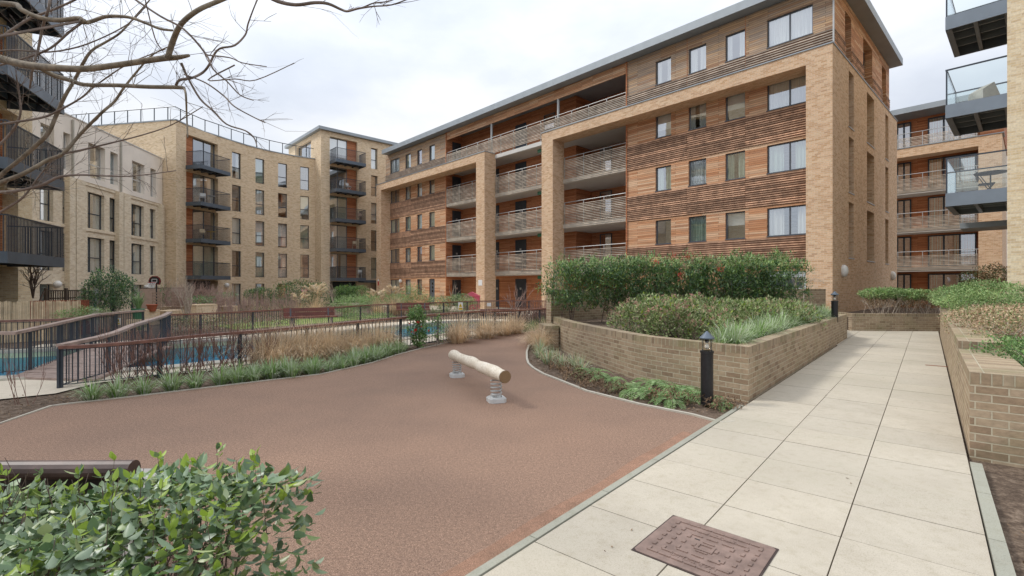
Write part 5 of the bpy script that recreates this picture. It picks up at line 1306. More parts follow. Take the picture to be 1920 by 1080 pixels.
# ---- garden behind the pond
random.seed(35)
hedge('garden_hedge', 'dark green garden hedge with red tips in front of the curved building', 'hedge', [ab(535, 556, 36, 1.2, 1, 1.05), ab(565, 552, 36, 1.4, 1, 1.15), ab(595, 553, 36, 1.1, 1, 1.0), ab(520, 565, 35, .8, .8, .6)], 4200, .16, .06, ['lf_nandina', 'lf_dark', 'lf_red'], ((0, .7), (1, .27), (2, .03)), 0, 10, shell=.4)
hedge('garden_hedge', 'low loose hedge left of the dark green garden hedge', 'hedge', [ab(490, 551, 35, .9, .8, .45), ab(474, 553, 35, .6, .8, .4)], 1300, .14, .055, ['lf_nandina', 'lf_dark'], ((0, .7), (1, .3)), 0, 8, shell=.4)
hedge('garden_hedge', 'green hedge in front of the brick tower entrance', 'hedge', [ab(650, 548, 38, 1.0, .9, .6), ab(672, 549, 38, .9, .9, .55), ab(637, 550, 38, .6, .8, .5)], 2200, .15, .06, ['lf_nandina', 'lf_hedge'], ((0, .6), (1, .4)), 0, 8, shell=.4)
hedge('airy_shrub', 'light green airy shrub in the middle of the garden beds', 'shrub', [ab(665, 567, 28, .9, .8, .5), ab(640, 570, 27, .7, .7, .45), ab(690, 566, 29, .8, .8, .45), ab(660, 585, 26, .8, .6, .25)], 3600, .09, .04, ['lf_light', 'lf_fern'], ((0, .6), (1, .4)), 0, 14, shell=.2, gaps=.4)
hedge('airy_shrub', 'tall yellow green airy shrub before the timber ground floor doors', 'shrub', [ab(768, 553, 31, .6, .6, .8), ab(785, 552, 31, .6, .6, .75), ab(755, 560, 31, .6, .6, .5), ab(800, 562, 31, .5, .5, .4), ab(775, 565, 31, 1.2, .5, .4)], 3000, .10, .035, ['lf_light', 'lf_fern'], ((0, .7), (1, .3)), 0, 14, shell=.1, gaps=.3)
hedge('clipped_hedge', 'variegated clipped hedge behind the pond gate', 'hedge', [ab(820, 574, 31, .9, 1.2, .65), ab(850, 573, 31.2, 1.1, 1.2, .68), ab(878, 574, 31.5, .75, 1.2, .62)], 5200, .085, .045, ['lf_varieg', 'lf_hedge'], ((0, .75), (1, .25)), 0, 12, shell=.5)
hedge('rounded_shrub', 'bluish green rounded shrub between the variegated hedge and the pink playhouse', 'shrub', [ab(865, 561, 33.5, .75, .6, .42)], 1400, .07, .035, ['lf_dark', 'lf_light'], ((0, .6), (1, .4)), 0, 6, shell=.5)
hedge('evergreen_tree', 'bushy dark evergreen small tree behind the boardwalk', 'tree', [ab(205, 545, 18.5, .85, .8, .75), ab(190, 562, 18.5, .7, .7, .5), ab(228, 556, 18.5, .65, .6, .55), ab(200, 520, 18.5, .45, .45, .45), ab(178, 540, 18.3, .4, .4, .4), ab(235, 530, 18.6, .35, .35, .3)], 5200, .10, .045, ['lf_dark', 'lf_hedge', 'lf_light'], ((0, .7), (1, .2), (2, .1)), 0, 16, shell=.2, gaps=.35)
hedge('low_shrub', 'low green shrub between the reed screen and the evergreen tree', 'shrub', [ab(150, 585, 15.5, .7, .4, .22), ab(175, 588, 15.5, .6, .4, .2), ab(135, 592, 15, .6, .4, .2)], 1300, .07, .03, ['lf_light', 'lf_fern'], ((0, .6), (1, .4)), 0, 8, shell=.2)
hedge('low_hedge', 'low mixed green and red leaved hedge just behind the back fence', 'hedge', [ab(330 + i * 26, 606, 17.2 + .55 * i, .6, .4, .36) for i in range(9)], 5200, .06, .03, ['lf_skimmia', 'lf_redbrown', 'lf_dark'], ((0, .4), (1, .35), (2, .25)), -.03, 30, shell=.1, gaps=.3)
hz = MB()
for i in range(60): x, y = PY(322 + i * 1.45 + U(-4, 4), 25 + U(-.8, .8)); branchy(hz, V((x, y, 0)), V((U(-.6, .6), U(-.6, .6), 1)), 1.0, .018, 3, .7, .1, 3, (2, 4), .15, .66)
o_ = hz.build('bare_hedge', 'twig_haze', None, uv=False); tag(o_, 'dense pinkish brown bare twiggy hedge below the dark balcony stack', 'hedge')
mt = MB(); x, y = PY(352, 21.5)
for k in range(7): branchy(mt, V((x + U(-.05, .05), y, .0)), V((U(-.55, .8), U(-.4, .4), 1)), 1.15, .02, 4, .55, .25, 4, (2, 3), .1, .66)
o_ = mt.build('bare_tree', 'bark_pale', None, loc=(x, y, 0), uv=False); tag(o_, 'small multi stemmed bare tree with pale bark in the garden', 'tree')
mt = MB(); x, y = PY(62, 17.5); branchy(mt, V((x, y, 0)), V((.0, 0, 1)), 1.5, .05, 0)
for k in range(6): branchy(mt, V((x, y, 1.2)), V((U(-.5, 1.2), U(-.4, .4), U(.6, 1.2))), .85, .026, 3, .6, .1, 4, (2, 3), .15, .66)
o_ = mt.build('bare_tree', 'twig', None, loc=(x, y, 0), uv=False); tag(o_, 'small dark bare tree behind the reed screen by the left block', 'tree')
tw = MB()
for i in range(260): x, y = PY(U(372, 560), U(23, 30)); branchy(tw, V((x, y, 0)), V((U(-.25, .25), U(-.25, .25), 1)), U(.55, .9), .013, 2, .35, .4, 3, (2, 3), .08, .6)
o_ = tw.build('twiggy_border', 'twig_haze', None, uv=False); tag(o_, 'mass of thin grey brown dormant stems in the bed below the curved building', 'border', kind='stuff')
mt = MB(); x, y = PY(625, 34)
for k in range(6): branchy(mt, V((x, y, .4)), V((U(-.5, .6), 0, 1)), .9, .025, 2, .6, .1)
o_ = mt.build('bare_shrub', 'bark_pale', None, loc=(x, y, 0), uv=False); tag(o_, 'bare pale shrub between the two hedges by the brick tower', 'shrub')
for px, Y_, l_ in ((845, 34, 'bare pale branched shrub in front of the dark red recess under the galleries'), (965, 30.5, 'bare shrub in front of the dark entrance door under the galleries')):
    mt = MB(); x, y = PY(px, Y_)
    for k in range(7): branchy(mt, V((x, y, .0)), V((U(-.7, .7), 0, 1)), 1.0, .022, 2, .5, .2)
    o_ = mt.build('bare_shrub', 'bark_pale' if px < 900 else 'twig_haze', None, loc=(x, y, 0), uv=False); tag(o_, l_, 'shrub')
hedge('mixed_shrub', 'low green shrub with pale flowers at the right end of the garden lawn', 'shrub', [ab(668, 596, 25, .8, .6, .3), ab(700, 595, 25.5, .7, .6, .3), ab(720, 594, 26.5, .6, .6, .25)], 1800, .08, .035, ['lf_light', 'lf_fern', 'lf_plume'], ((0, .5), (1, .42), (2, .08)), 0, 10, shell=.2)
hedge('mixed_shrub', 'grey green shrub mass in front of the brick tower and left brick pier', 'shrub', [ab(715, 560, 35, 1.1, .8, .55), ab(745, 562, 33, .9, .8, .45), ab(690, 562, 34, .9, .7, .4)], 2200, .11, .045, ['lf_light', 'lf_hedge'], ((0, .5), (1, .5)), 0, 10, shell=.3)
hedge('mixed_shrub', 'brownish shrub mass behind the lawn below the garden hedge', 'shrub', [ab(470 + i * 26, 582, 27, .8, .6, .4) for i in range(6)], 3000, .08, .035, ['lf_brown', 'lf_fern', 'lf_redbrown'], ((0, .55), (1, .25), (2, .2)), 0, 20, shell=.2)
hedge('ivy_mass', 'dark ivy like greenery between the boarded garden fence and the bare hedge', 'shrub', [ab(312, 553, 26, .4, .4, .55), ab(380, 562, 23.5, .7, .4, .2), ab(415, 553, 27, 1.0, .5, .14)], 1200, .09, .04, ['lf_hedge', 'lf_dark'], ((0, .6), (1, .4)), 0, 6, shell=.2)
bgc = [setlocal(clump(320, .75, .4, .012, 1., 1.3, ((0, .8), (1, .2))), 'feather_grass', ['lf_straw', 'lf_redbrown']) for _ in range(1)]
place_all(bgc, [(*PY(px, Y_), -.03) for px, Y_ in ((650, 27.5), (735, 27.8), (752, 28.2), (770, 28.8), (712, 27.2))], 'brown dried grass clump just behind the back fence', 'ornamental grass', 'dried grass clumps behind the back fence', (.85, 1.1))
# pampas like grasses
def pampas(n, h):
    mb = clump(240, h * .75, .5, .012, .9, 1.6)
    for i in range(n):
        a = U(0, 6.28); l_ = U(.1, .45); t = V((math.cos(a) * l_ * h * .6, math.sin(a) * l_ * h * .6, h * U(.8, 1.1))); mb.tube([(0, 0, 0), t * .6 + V((0, 0, .1)), t], [.004, .003, .002], 3, 0, False)
        dr = V((math.cos(a), math.sin(a), .5)).normalized()
        for j in range(60): q = t + dr * U(-.02, .26); scatter(mb, q + rdir() * .03, (dr + rdir() * .6).normalized(), .09, .03, 1, .1)
    return mb.build('pampas_grass', ['lf_straw', 'lf_plume'], None, loc=(0, 0, 0), uv=False)
pg = pampas(26, 1.35)
for i, (px, Y_, s_, l_) in enumerate(((562, 25, .85, 'small pampas grass with cream plumes at the left of the first bench'), (592, 26, 1.15, 'largest pampas grass with cream plumes above the first bench'), (707, 28, .95, 'pampas grass with cream plumes left of the second bench'), (738, 29, 1.1, 'pampas grass with white plumes above the second bench'))):
    o_ = pg if i == 0 else pg.copy()
    if i: COL.objects.link(o_)
    o_.location = (*PY(px, Y_), -.03); o_.rotation_euler = (0, 0, i * 1.7); o_.scale = (s_,) * 3; tag(o_, l_, 'ornamental grass', 'pampas grasses in the garden')
# ---- big bare tree reaching in from the upper left
random.seed(36)
TREE = thing('bare_tree', 'large bare tree whose mossy limbs reach in from the upper left', 'tree', (-6.4, 4.4, 0))
def pl(seq, Y0, Y1=None):
    Y1 = Y0 if Y1 is None else Y1; n = len(seq); out, rad = [], []
    for i, (x, y, d_) in enumerate(seq):
        Y_ = Y0 + (Y1 - Y0) * i / (n - 1) + .06 * math.sin(i * 1.7 + x); out.append(V((*PY(x, Y_), ZY(y, Y_)))); rad.append(max(.0016, d_ * Y_ / FPX / 2.2))
    # smooth
    P_, R_2 = [], []
    for i in range(n - 1):
        a, b_, c_, d_ = out[max(0, i - 1)], out[i], out[i + 1], out[min(n - 1, i + 2)]
        for j in range(4):
            t = j / 4; P_.append(.5 * ((2 * b_) + (c_ - a) * t + (2 * a - 5 * b_ + 4 * c_ - d_) * t * t + (3 * b_ - a - 3 * c_ + d_) * t ** 3)); R_2.append(rad[i] * (1 - t) + rad[i + 1] * t)
    P_.append(out[-1]); R_2.append(rad[-1]); return P_, R_2
LIMBS = [
 ([(-60, 92, 18), (0, 110, 16), (50, 122, 14.5), (100, 127, 14), (160, 129, 12.5), (225, 121, 11.5), (300, 110, 12), (330, 108, 10), (354, 104, 6)], 3.9, 3.6),
 ([(314, 110, 11), (325, 75, 11), (340, 45, 10), (370, 20, 9.5), (410, 2, 9), (470, -22, 8), (510, -28, 8)], 3.65, 3.4),
 ([(490, -14, 8), (520, 2, 8), (555, 9, 7), (590, 5, 6.5), (615, 7, 6), (640, 18, 5), (652, 21, 4.5), (672, 16, 4), (700, 12, 3), (735, 9, 2.6), (770, -4, 2.4)], 3.4, 3.2),
 ([(655, 20, 3.4), (680, 14, 3), (700, 6, 2.6), (725, 3, 2.4), (745, -4, 2.2)], 3.3, 3.25),
 ([(75, 127, 10), (100, 141, 9), (130, 150, 9), (160, 159, 8), (220, 160, 8), (280, 163, 8), (337, 164, 8), (346, 168, 4.5), (349, 185, 4), (350, 215, 3.2), (352, 258, 3)], 3.85, 3.6),
 ([(330, 160, 6), (337, 150, 5.5), (360, 146, 5), (380, 136, 5), (392, 122, 5), (403, 100, 4.2), (415, 90, 4), (440, 85, 4), (460, 65, 3.4), (465, 45, 3), (478, 10, 2.6), (490, -15, 2)], 3.7, 3.8),
 ([(-60, 5, 13), (25, 8, 10), (40, 18, 9.5), (70, 32, 9), (110, 38, 9), (148, 34, 8.5), (158, 42, 8), (172, 40, 7.5), (200, 31, 7), (240, 32, 6), (270, 42, 5.5), (300, 54, 5), (325, 57, 4)], 4.1, 3.9),
 ([(340, 118, 5), (352, 145, 4), (375, 185, 4), (400, 208, 4), (425, 233, 3.4), (460, 245, 3), (476, 258, 2.4), (482, 275, 1.8)], 3.65, 3.7),
 ([(346, 140, 3), (385, 155, 3), (420, 180, 3), (440, 200, 2.8), (480, 222, 2.4), (497, 230, 2)], 3.65, 3.5),
 ([(-60, 390, 8), (0, 330, 8), (30, 305, 7.5), (65, 275, 8), (90, 250, 7.5), (106, 215, 7), (122, 180, 6.5), (140, 150, 6), (155, 120, 6), (172, 95, 5), (200, 78, 4.4), (225, 62, 3.8), (250, 35, 3), (285, -5, 2)], 4.6, 4.4),
 ([(-60, 370, 9), (0, 343, 9), (45, 325, 8), (90, 300, 7), (118, 288, 7), (150, 252, 6), (190, 212, 5.5), (215, 190, 5), (232, 165, 4.4), (262, 128, 3.6), (290, 100, 2.6), (330, 82, 2)], 4.3, 4.),
 ([(118, 288, 5), (150, 282, 4.2), (200, 270, 3.6), (260, 255, 2.8), (320, 235, 2.2), (380, 200, 1.8)], 4.2, 4.),
 ([(-40, 362, 6), (30, 358, 6), (80, 346, 6), (110, 332, 5.4), (150, 328, 4), (200, 330, 3), (250, 330, 2.4), (330, 320, 2)], 4.2, 4.1),
 ([(240, -10, 4.4), (300, 30, 4.4), (345, 55, 4.2), (385, 100, 4), (400, 130, 3.4), (425, 152, 3), (450, 178, 2.6), (475, 188, 2)], 3.4, 3.5),
 ([(-30, 95, 5), (10, 65, 5), (55, 35, 5), (90, 22, 4.5), (140, 0, 4), (160, -15, 4)], 4.4, 4.3),
 ([(95, -10, 5), (90, 20, 5), (80, 50, 5), (72, 90, 4.5), (62, 125, 4), (56, 165, 3)], 4.0, 4.1),
 ([(160, 38, 5), (130, 60, 4.5), (95, 90, 4.2), (50, 108, 4), (-30, 130, 4)], 3.95, 4.3),
 ([(-30, 98, 3.4), (30, 94, 3.4), (80, 98, 3), (130, 92, 3), (180, 76, 2.6), (240, 45, 2.4), (275, 10, 2)], 4.3, 4.2),
 ([(-20, 236, 5), (35, 228, 4.6), (80, 220, 4.4), (105, 210, 4), (150, 185, 3.4), (180, 160, 3), (240, 120, 2.4), (310, 92, 2)], 4.4, 4.2),
 ([(-20, 290, 5), (20, 250, 4.6), (38, 215, 4), (36, 175, 3), (30, 140, 2.4)], 4.5, 4.4),
 ([(-20, 410, 5), (22, 385, 4.6), (45, 368, 4), (70, 335, 3), (98, 300, 2.4)], 4.5, 4.4),
 ([(270, -10, 2.4), (290, 70, 2.4), (305, 95, 2.2)], 3.3, 3.5),
 ([(385, 103, 3), (430, 108, 2.6), (455, 118, 2.4), (500, 125, 2)], 3.5, 3.4),
 ([(440, 122, 3), (390, 150, 2.5), (440, 148, 2.5), (480, 150, 2.2), (552, 118, 1.6)], 3.5, 3.4),
]
random.seed(37)
tm = MB(); tp0 = [V((-6.4, 4.4, -.1)), V((-6.35, 4.4, 1.2)), V((-6.2, 4.35, 2.4)), V((-6.1, 4.3, 3.6)), V((-6.2, 4.4, 5.0)), V((-6.0, 4.5, 7.0))]
tm.tube(tp0, [.17, .15, .14, .12, .10, .05], 10); tm.build('trunk', 'bark', TREE, uv=False)
anc = [(3, 0), (3, 6), (2, 9), (2, 10), (2, 12), (3, 14), (3, 16), (3, 17), (2, 18), (2, 19), (2, 20)]
links = dict((b_, a) for a, b_ in anc)
for i, (seq, y0, y1) in enumerate(LIMBS):
    mb = MB(); pts, rad = pl(seq, y0, y1)
    if i in links: pts = [tp0[links[i]], (tp0[links[i]] + pts[0]) / 2 + V((0, 0, -.05))] + pts; rad = [rad[0] * 1.6, rad[0] * 1.25] + rad
    mb.tube(pts, rad, 9 if rad[0] > .012 else 6)
    L_ = sum((b_ - a).length for a, b_ in zip(pts, pts[1:])); 
    # side twigs
    nt_ = int(L_ * (7 if rad[0] > .02 else 7)); n0 = 2 if i in links else 0
    for k in range(nt_):
        j = random.randint(n0 + 1, len(pts) - 2); d_ = (pts[j + 1] - pts[j]).normalized(); side = rdir(.1); side.y *= .6
        dd = (d_ * .8 + side * .9).normalized(); branchy(mb, pts[j], dd, U(.10, .30), U(.0016, .0030), 1 if R() < .6 else 2, .55, .0, 3, (1, 3), .12, .7)
    mb.build('limb', 'bark' if rad[2] > .015 else 'twig_bark', TREE, uv=False, smooth=True)
# ================================================================== OBJECTS
random.seed(41)
# spring log
la, lb = V((-1.10, 9.02, .355)), V((-.09, 6.52, .405)); ax = (lb - la).normalized()
log = thing('springy_log', 'pale weathered log balanced on two steel springs over the play surface', 'play equipment', (-.6, 7.8, 0))
m, nt, b, o = newmat('log_wood'); ob = texco(nt); n1 = noise(nt, ob, 2.0, 6, .7); mp = nt.nodes.new('ShaderNodeMapping'); mp.inputs['Rotation'].default_value = (0, 0, math.atan2(ax.x, ax.y)); mp.inputs['Scale'].default_value = (34, 1.6, 34); L(nt, ob, mp.inputs[0]); n2 = noise(nt, mp.outputs[0], 1.5, 5, .6)
c = ramp(nt, n1, [(.3, (.56, .47, .36)), (.5, (.66, .59, .48)), (.7, (.72, .66, .57))]).outputs[0]; c = mixc(nt, 1, c, ramp(nt, n2, [(.34, (.80, .77, .71)), (.46, (.95, .94, .92)), (.6, (1.04, 1.04, 1.04))]).outputs[0], 'MULTIPLY')
L(nt, c, b.inputs['Base Color']); b.inputs['Roughness'].default_value = .75; bump(nt, b, n2, .4, .006); M['log_wood'] = m
m, nt, b, o = newmat('log_end'); ob = texco(nt); mp = nt.nodes.new('ShaderNodeMapping'); L(nt, ob, mp.inputs[0]); mp.inputs['Location'].default_value = tuple(-(lb - V((-.6, 7.8, 0)))); wv = nd(nt, 'ShaderNodeTexWave', Scale=16., Distortion=7.); wv.wave_type = 'RINGS'; wv.rings_direction = 'SPHERICAL'; L(nt, mp.outputs[0], wv.inputs[0])
c = ramp(nt, wv.outputs['Fac'], [(.2, (.17, .10, .045)), (.8, (.27, .17, .085))]).outputs[0]; L(nt, c, b.inputs['Base Color']); b.inputs['Roughness'].default_value = .8; M['log_end'] = m
mb = MB(); n, k = 44, 26; up = V((0, 0, 1)); sx = ax.cross(up).normalized(); sz = sx.cross(ax)
for i in range(n + 1):
    t = i / n; c_ = la.lerp(lb, t); r_ = .088 + .005 * math.sin(t * 17 + 1) + .004 * math.sin(t * 31); 
    if i == 0: r_ *= .7
    if i == 1: r_ *= .93
    if i == n: r_ = .080
    off = V((0, 0, 0)) + sz * (.004 * math.sin(t * 17 + .4)) + sx * .004 * math.sin(t * 9)
    for j in range(k):
        a = 2 * math.pi * j / k; rr = r_ * (1 + .06 * mnoise.noise(V((t * 6, math.cos(a) * 1.2, math.sin(a) * 1.2)))); mb.v.append(c_ + off + (sx * math.cos(a) + sz * math.sin(a)) * rr)
for i in range(n):
    for j in range(k): j2 = (j + 1) % k; mb.f.append((i * k + j, i * k + j2, (i + 1) * k + j2, (i + 1) * k + j)); mb.m.append(0)
mb.f.append(tuple(range(k))[::-1]); mb.m.append(0)
beam = mb.build('log', 'log_wood', log, smooth=True, uv=False)
e = MB(); c_ = lb + sz * (.004 * math.sin(17.4)) + sx * .004 * math.sin(9)
ring = [c_ + (sx * math.cos(2 * math.pi * j / 24) + sz * math.sin(2 * math.pi * j / 24)) * .0785 + ax * .004 for j in range(24)]; e.add(ring, [tuple(range(24))]); e.add([c_ + (sx * math.cos(2 * math.pi * j / 24) + sz * math.sin(2 * math.pi * j / 24)) * .086 - ax * .004 for j in range(24)] , [tuple(range(24))])
e.build('cut_end', 'log_end', beam, uv=False)
for (x, y) in ((-.98, 8.72), (-.22, 6.84)):
    t = (V((x, y, 0)) - V((la.x, la.y, 0))).dot(V((ax.x, ax.y, 0)).normalized()) / V((lb.x - la.x, lb.y - la.y, 0)).length
    zt = la.z + (lb.z - la.z) * t - .095
    pts = []; turns = 4.6; N = 110
    for i in range(N + 1): a = 2 * math.pi * turns * i / N; pts.append(V((x + .075 * math.cos(a), y + .075 * math.sin(a), .075 + (zt - .08) * i / N)))
    s = MB(); s.tube(pts, .0095, 8); s.cbox(x + .02, y, zt + .02, .05, .03, .07, .4, 0); s.build('spring', 'steel', log, smooth=True, uv=False)
    b = MB(); a0 = .3; w = .125; c = .045; zt2 = .062
    poly = [(w, w - c), (w - c, w), (-w + c, w), (-w, w - c), (-w, -w + c), (-w + c, -w), (w - c, -w), (w, -w + c)]
    poly = [(x + px * math.cos(a0) - py * math.sin(a0), y + px * math.sin(a0) + py * math.cos(a0)) for px, py in poly]; b.prism(poly, .001, .055)
    sm = [(x + (px - x) * .9, y + (py - y) * .9) for px, py in poly]; b.prism(sm, .055, .066)
    for q in ((-.05, 0), (.04, -.03)): b.lathe((x + q[0], y + q[1], .066), [(.024, 0), (.024, .03), (.016, .05), (.0, .052)], 10)
    b.build('base_plate', 'zinc', log, uv=False)
# bollard lights
def bollard(loc, h, label):
    t = thing('bollard_light', label, 'bollard light', loc); x, y, z = loc
    p = MB(); p.lathe((x, y, z), [(.082, 0), (.082, h - .30), (.09, h - .298), (.09, h - .27), (.07, h - .268)], 24); p.build('post', 'black_paint', t, smooth=False)
    g = MB(); g.lathe((x, y, z), [(.068, h - .268), (.068, h - .105)], 24); lb_ = g.build('glass_cylinder', 'glass_lamp', t, smooth=True)
    c = MB(); c.lathe((x, y, z), [(.088, h - .11), (.098, h - .10), (.098, h - .092), (.012, h - .006), (.0, h)], 24); c.build('conical_cap', 'balcony_metal', t)
    r = MB()
    for i in range(4): a = i * math.pi / 2 + .5; r.tube([(x + .075 * math.cos(a), y + .075 * math.sin(a), z + h - .27), (x + .075 * math.cos(a), y + .075 * math.sin(a), z + h - .1)], .0035, 5)
    r.build('cage_rod', 'black_paint', t)
    b = MB(); b.sphere((x, y, z + h - .215), .03, 10, 0, 1.2); b.lathe((x, y, z), [(.022, h - .16), (.03, h - .12), (.03, h - .105)], 10, 1); b.build('bulb', ['lamp_white', 'black_paint'], lb_, smooth=True)
bollard((2.66, 6.68, 0), 1.0, 'black bollard light with conical cap standing at the front of the brick planter')
x, y = PY(1565, 13.6); bollard((x, y, .62), .86, 'smaller black bollard light in the planter grass near the building corner')
# manhole cover
mc = [V((*G(1183, 1048), 0)), V((*G(1262, 972), 0)), V((*G(1470, 1040), 0))]; u_ = (mc[2] - mc[1]); v_ = (mc[0] - mc[1])
u_ = u_.normalized() * .66; v_ = -V((-u_.y, u_.x, 0)).normalized() * .60; o0 = mc[1]
man = thing('manhole_cover', 'rusty brown cast iron cover set in the path slabs', 'manhole cover', tuple(o0))
def mp_(a, b_, z=0): return o0 + u_ * a + v_ * b_ + V((0, 0, z))
mb = MB(); q = [mp_(0, 0), mp_(1, 0), mp_(1, 1), mp_(0, 1)]; mb.prism([(p.x, p.y) for p in q], .0, .0245); mb.build('frame', 'cast_dark', man, uv=False)
mb = MB(); q = [mp_(a, b_) for a, b_ in ((.015, .045), (.045, .015), (.955, .015), (.985, .045), (.985, .955), (.955, .985), (.045, .985), (.015, .955))]; mb.prism([(p.x, p.y) for p in q], .0, .0275); cv_ = mb.build('cover', 'cast_iron', man, uv=False)
mb = MB()
def bar(a0, b0, a1, b1): mb.box(mp_(a0, b0, .0275), u_ * (a1 - a0), v_ * (b1 - b0), (0, 0, .006))
for k_ in range(4):
    d_ = .10 + .095 * k_; 
    for i in range(7 - 2 * k_ if k_ < 3 else 1):
        f_ = d_ + (1 - 2 * d_) * (i + .5) / max(1, (7 - 2 * k_ if k_ < 3 else 1)); w_ = .025
        for s_ in (d_, 1 - d_ - .028):
            bar(f_ - .05, s_, f_ + .05, s_ + .022)                         # rows along the long edges
            bar(s_, f_ - .03, s_ + .03, f_ + .03)
for a, b_, c_, d_ in ((.42, .43, .58, .46), (.42, .54, .58, .57), (.42, .46, .445, .54), (.555, .46, .58, .54)): bar(a, b_, c_, d_)
mb.build('raised_tread', 'cast_iron', cv_, uv=False)
kh = MB()
for a, b_ in ((.36, .36), (.66, .62)): kh.box(mp_(a, b_, .0276), u_ * .05, v_ * .02, (0, 0, .0008))
kh.build('key_hole', 'black', cv_, uv=False)
def text(body, loc, xdir, ydir, size, mat, name, parent=None, label=None, cat=None, depth=.002):
    cu = bpy.data.curves.new(name, 'FONT'); cu.body = body; cu.size = size; cu.extrude = depth; cu.align_x = 'CENTER'; cu.align_y = 'CENTER'; cu.resolution_u = 2
    to = bpy.data.objects.new(name + '_tmp', cu); COL.objects.link(to); dg_ = bpy.context.evaluated_depsgraph_get(); me = bpy.data.meshes.new_from_object(to.evaluated_get(dg_))
    bpy.data.objects.remove(to); me.materials.clear(); me.materials.append(M[mat]); z_ = xdir.cross(ydir).normalized()
    mt_ = Matrix((xdir.normalized(), ydir.normalized(), z_)).transposed().to_4x4(); mt_.translation = V(loc) - (ORG[parent.name] if parent else V((0, 0, 0))); me.transform(mt_)
    o_ = bpy.data.objects.new(name, me); COL.objects.link(o_); ORG[o_.name] = ORG[parent.name] if parent else V((0, 0, 0))
    if parent: o_.parent = parent
    return o_
text('HARTCLIO', mp_(.5, .20, .028), u_, -v_, .055, 'cast_iron', 'lettering', cv_)
text('HARTCLIO', mp_(.5, .80, .028), -u_, v_, .055, 'cast_iron', 'lettering', cv_)
# benches
def bench(loc, ang, L_=1.7, mat='bench_wood', label='', metal='frame_grey', hb=.78):
    t = thing('park_bench', label, 'bench', loc); a = V((math.cos(ang), math.sin(ang), 0)); b_ = V((-a.y, a.x, 0)); c_ = V(loc)
    s = MB()
    for i in range(3): s.box(c_ - a * L_ / 2 - b_ * (.24 - .165 * i) + V((0, 0, .42)), a * L_, b_ * .15, (0, 0, .04))
    s.build('seat', mat, t)
    k = MB()
    for i in range(2): k.box(c_ - a * L_ / 2 + b_ * (.26 + .03 * i) + V((0, 0, hb - .31 + .165 * i)), a * L_, b_ * .035, V((0, 0, .15)) + b_ * .02)
    k.build('backrest', mat, t)
    for s_ in (-1, 1):
        l = MB(); o_ = c_ + a * s_ * (L_ / 2 - .25); l.box(o_ - a * .025 - b_ * .22, a * .05, b_ * .05, (0, 0, .42)); l.box(o_ - a * .025 + b_ * .20, a * .05, b_ * .05, (0, 0, .42)); l.box(o_ - a * .025 - b_ * .22 + V((0, 0, .385)), a * .05, b_ * .47, (0, 0, .034)); l.box(o_ - a * .025 + b_ * .245 + V((0, 0, .38)), a * .05, b_ * .015, V((0, 0, hb - .4)) + b_ * .05); l.build('leg', metal, t)
    return t
x, y = PY(583, 19.2); bench((x, y, -.01), .55, 1.9, label='larger red brown slatted bench on the pond side path below the cream pampas plumes')
x, y = PY(775, 25.2); bench((x, y, -.01), .25, 1.7, label='red brown slatted bench by the back fence above the red flowered bush')
x, y = PY(935, 21.5); bench((x, y, -.01), .1, 1.6, label='low dark brown bench behind the rounded grasses', hb=.62)
bt = thing('park_bench', 'dark brown bench behind the foreground bush with a rounded top rail', 'bench', (-3, 2.7, 0))
mb = MB(); mb.tube([(-4.6, 2.5, .655), (-1.93, 2.5, .668)], .047, 14); mb.build('backrest', 'bench_dark', bt, smooth=False)
mb = MB(); mb.box((-4.6, 2.60, .43), (2.62, 0, 0), (0, .42, 0), (0, 0, .05)); mb.build('seat', 'bench_grey', bt)
mb = MB(); mb.box((-4.6, 2.54, .30), (2.6, 0, 0), (0, .03, 0), (0, 0, .335)); mb.build('shadow_panel', 'black', bt)  # black panel standing in for the shadow below the top rail
for xx in (-2.2, -4.2): mb = MB(); mb.box((xx, 2.56, 0), (.06, 0, 0), (0, .4, 0), (0, 0, .43)); mb.build('leg', 'white', bt)
# gate warning sign
def sign(px, py0, py1, Y_, label, ang=0):
    x, y = PY(px, Y_); z1, z0 = ZY(py0, Y_), ZY(py1, Y_); w = (z1 - z0) * .58
    t = thing('warning_sign', label, 'sign', (x, y, z0)); a = V((math.cos(ang), math.sin(ang), 0)); n_ = V((a.y, -a.x, 0)); c_ = V((x, y, z0))
    mb = MB(); mb.box(c_ - a * w / 2, a * w, -n_ * .006, (0, 0, z1 - z0)); mb.build('board', 'white', t); h = z1 - z0
    y_ = MB(); q = c_ + n_ * .003
    y_.add([q - a * w * .38 + V((0, 0, h * .42)), q + a * w * .38 + V((0, 0, h * .42)), q + V((0, 0, h * .92))], [(0, 1, 2)]); y_.quad(q - a * w * .42 + V((0, 0, h * .06)), q + a * w * .42 + V((0, 0, h * .06)), q + a * w * .42 + V((0, 0, h * .33)), q - a * w * .42 + V((0, 0, h * .33))); y_.build('yellow_panel', 'yellow', t)
    b_ = MB(); q = c_ + n_ * .006; b_.quad(q - a * w * .3 + V((0, 0, h * .22)), q + a * w * .3 + V((0, 0, h * .22)), q + a * w * .3 + V((0, 0, h * .26)), q - a * w * .3 + V((0, 0, h * .26))); b_.quad(q - a * .01 + V((0, 0, h * .5)), q + a * .01 + V((0, 0, h * .5)), q + a * .01 + V((0, 0, h * .72)), q - a * .01 + V((0, 0, h * .72))); b_.build('symbol', 'black', t)
sign(863.5, 567, 582, 28.6, 'white and yellow warning sign on the pond gate')
sign(222, 596.5, 609, 14.2, 'small yellow sign hanging on the side path railing', 0)
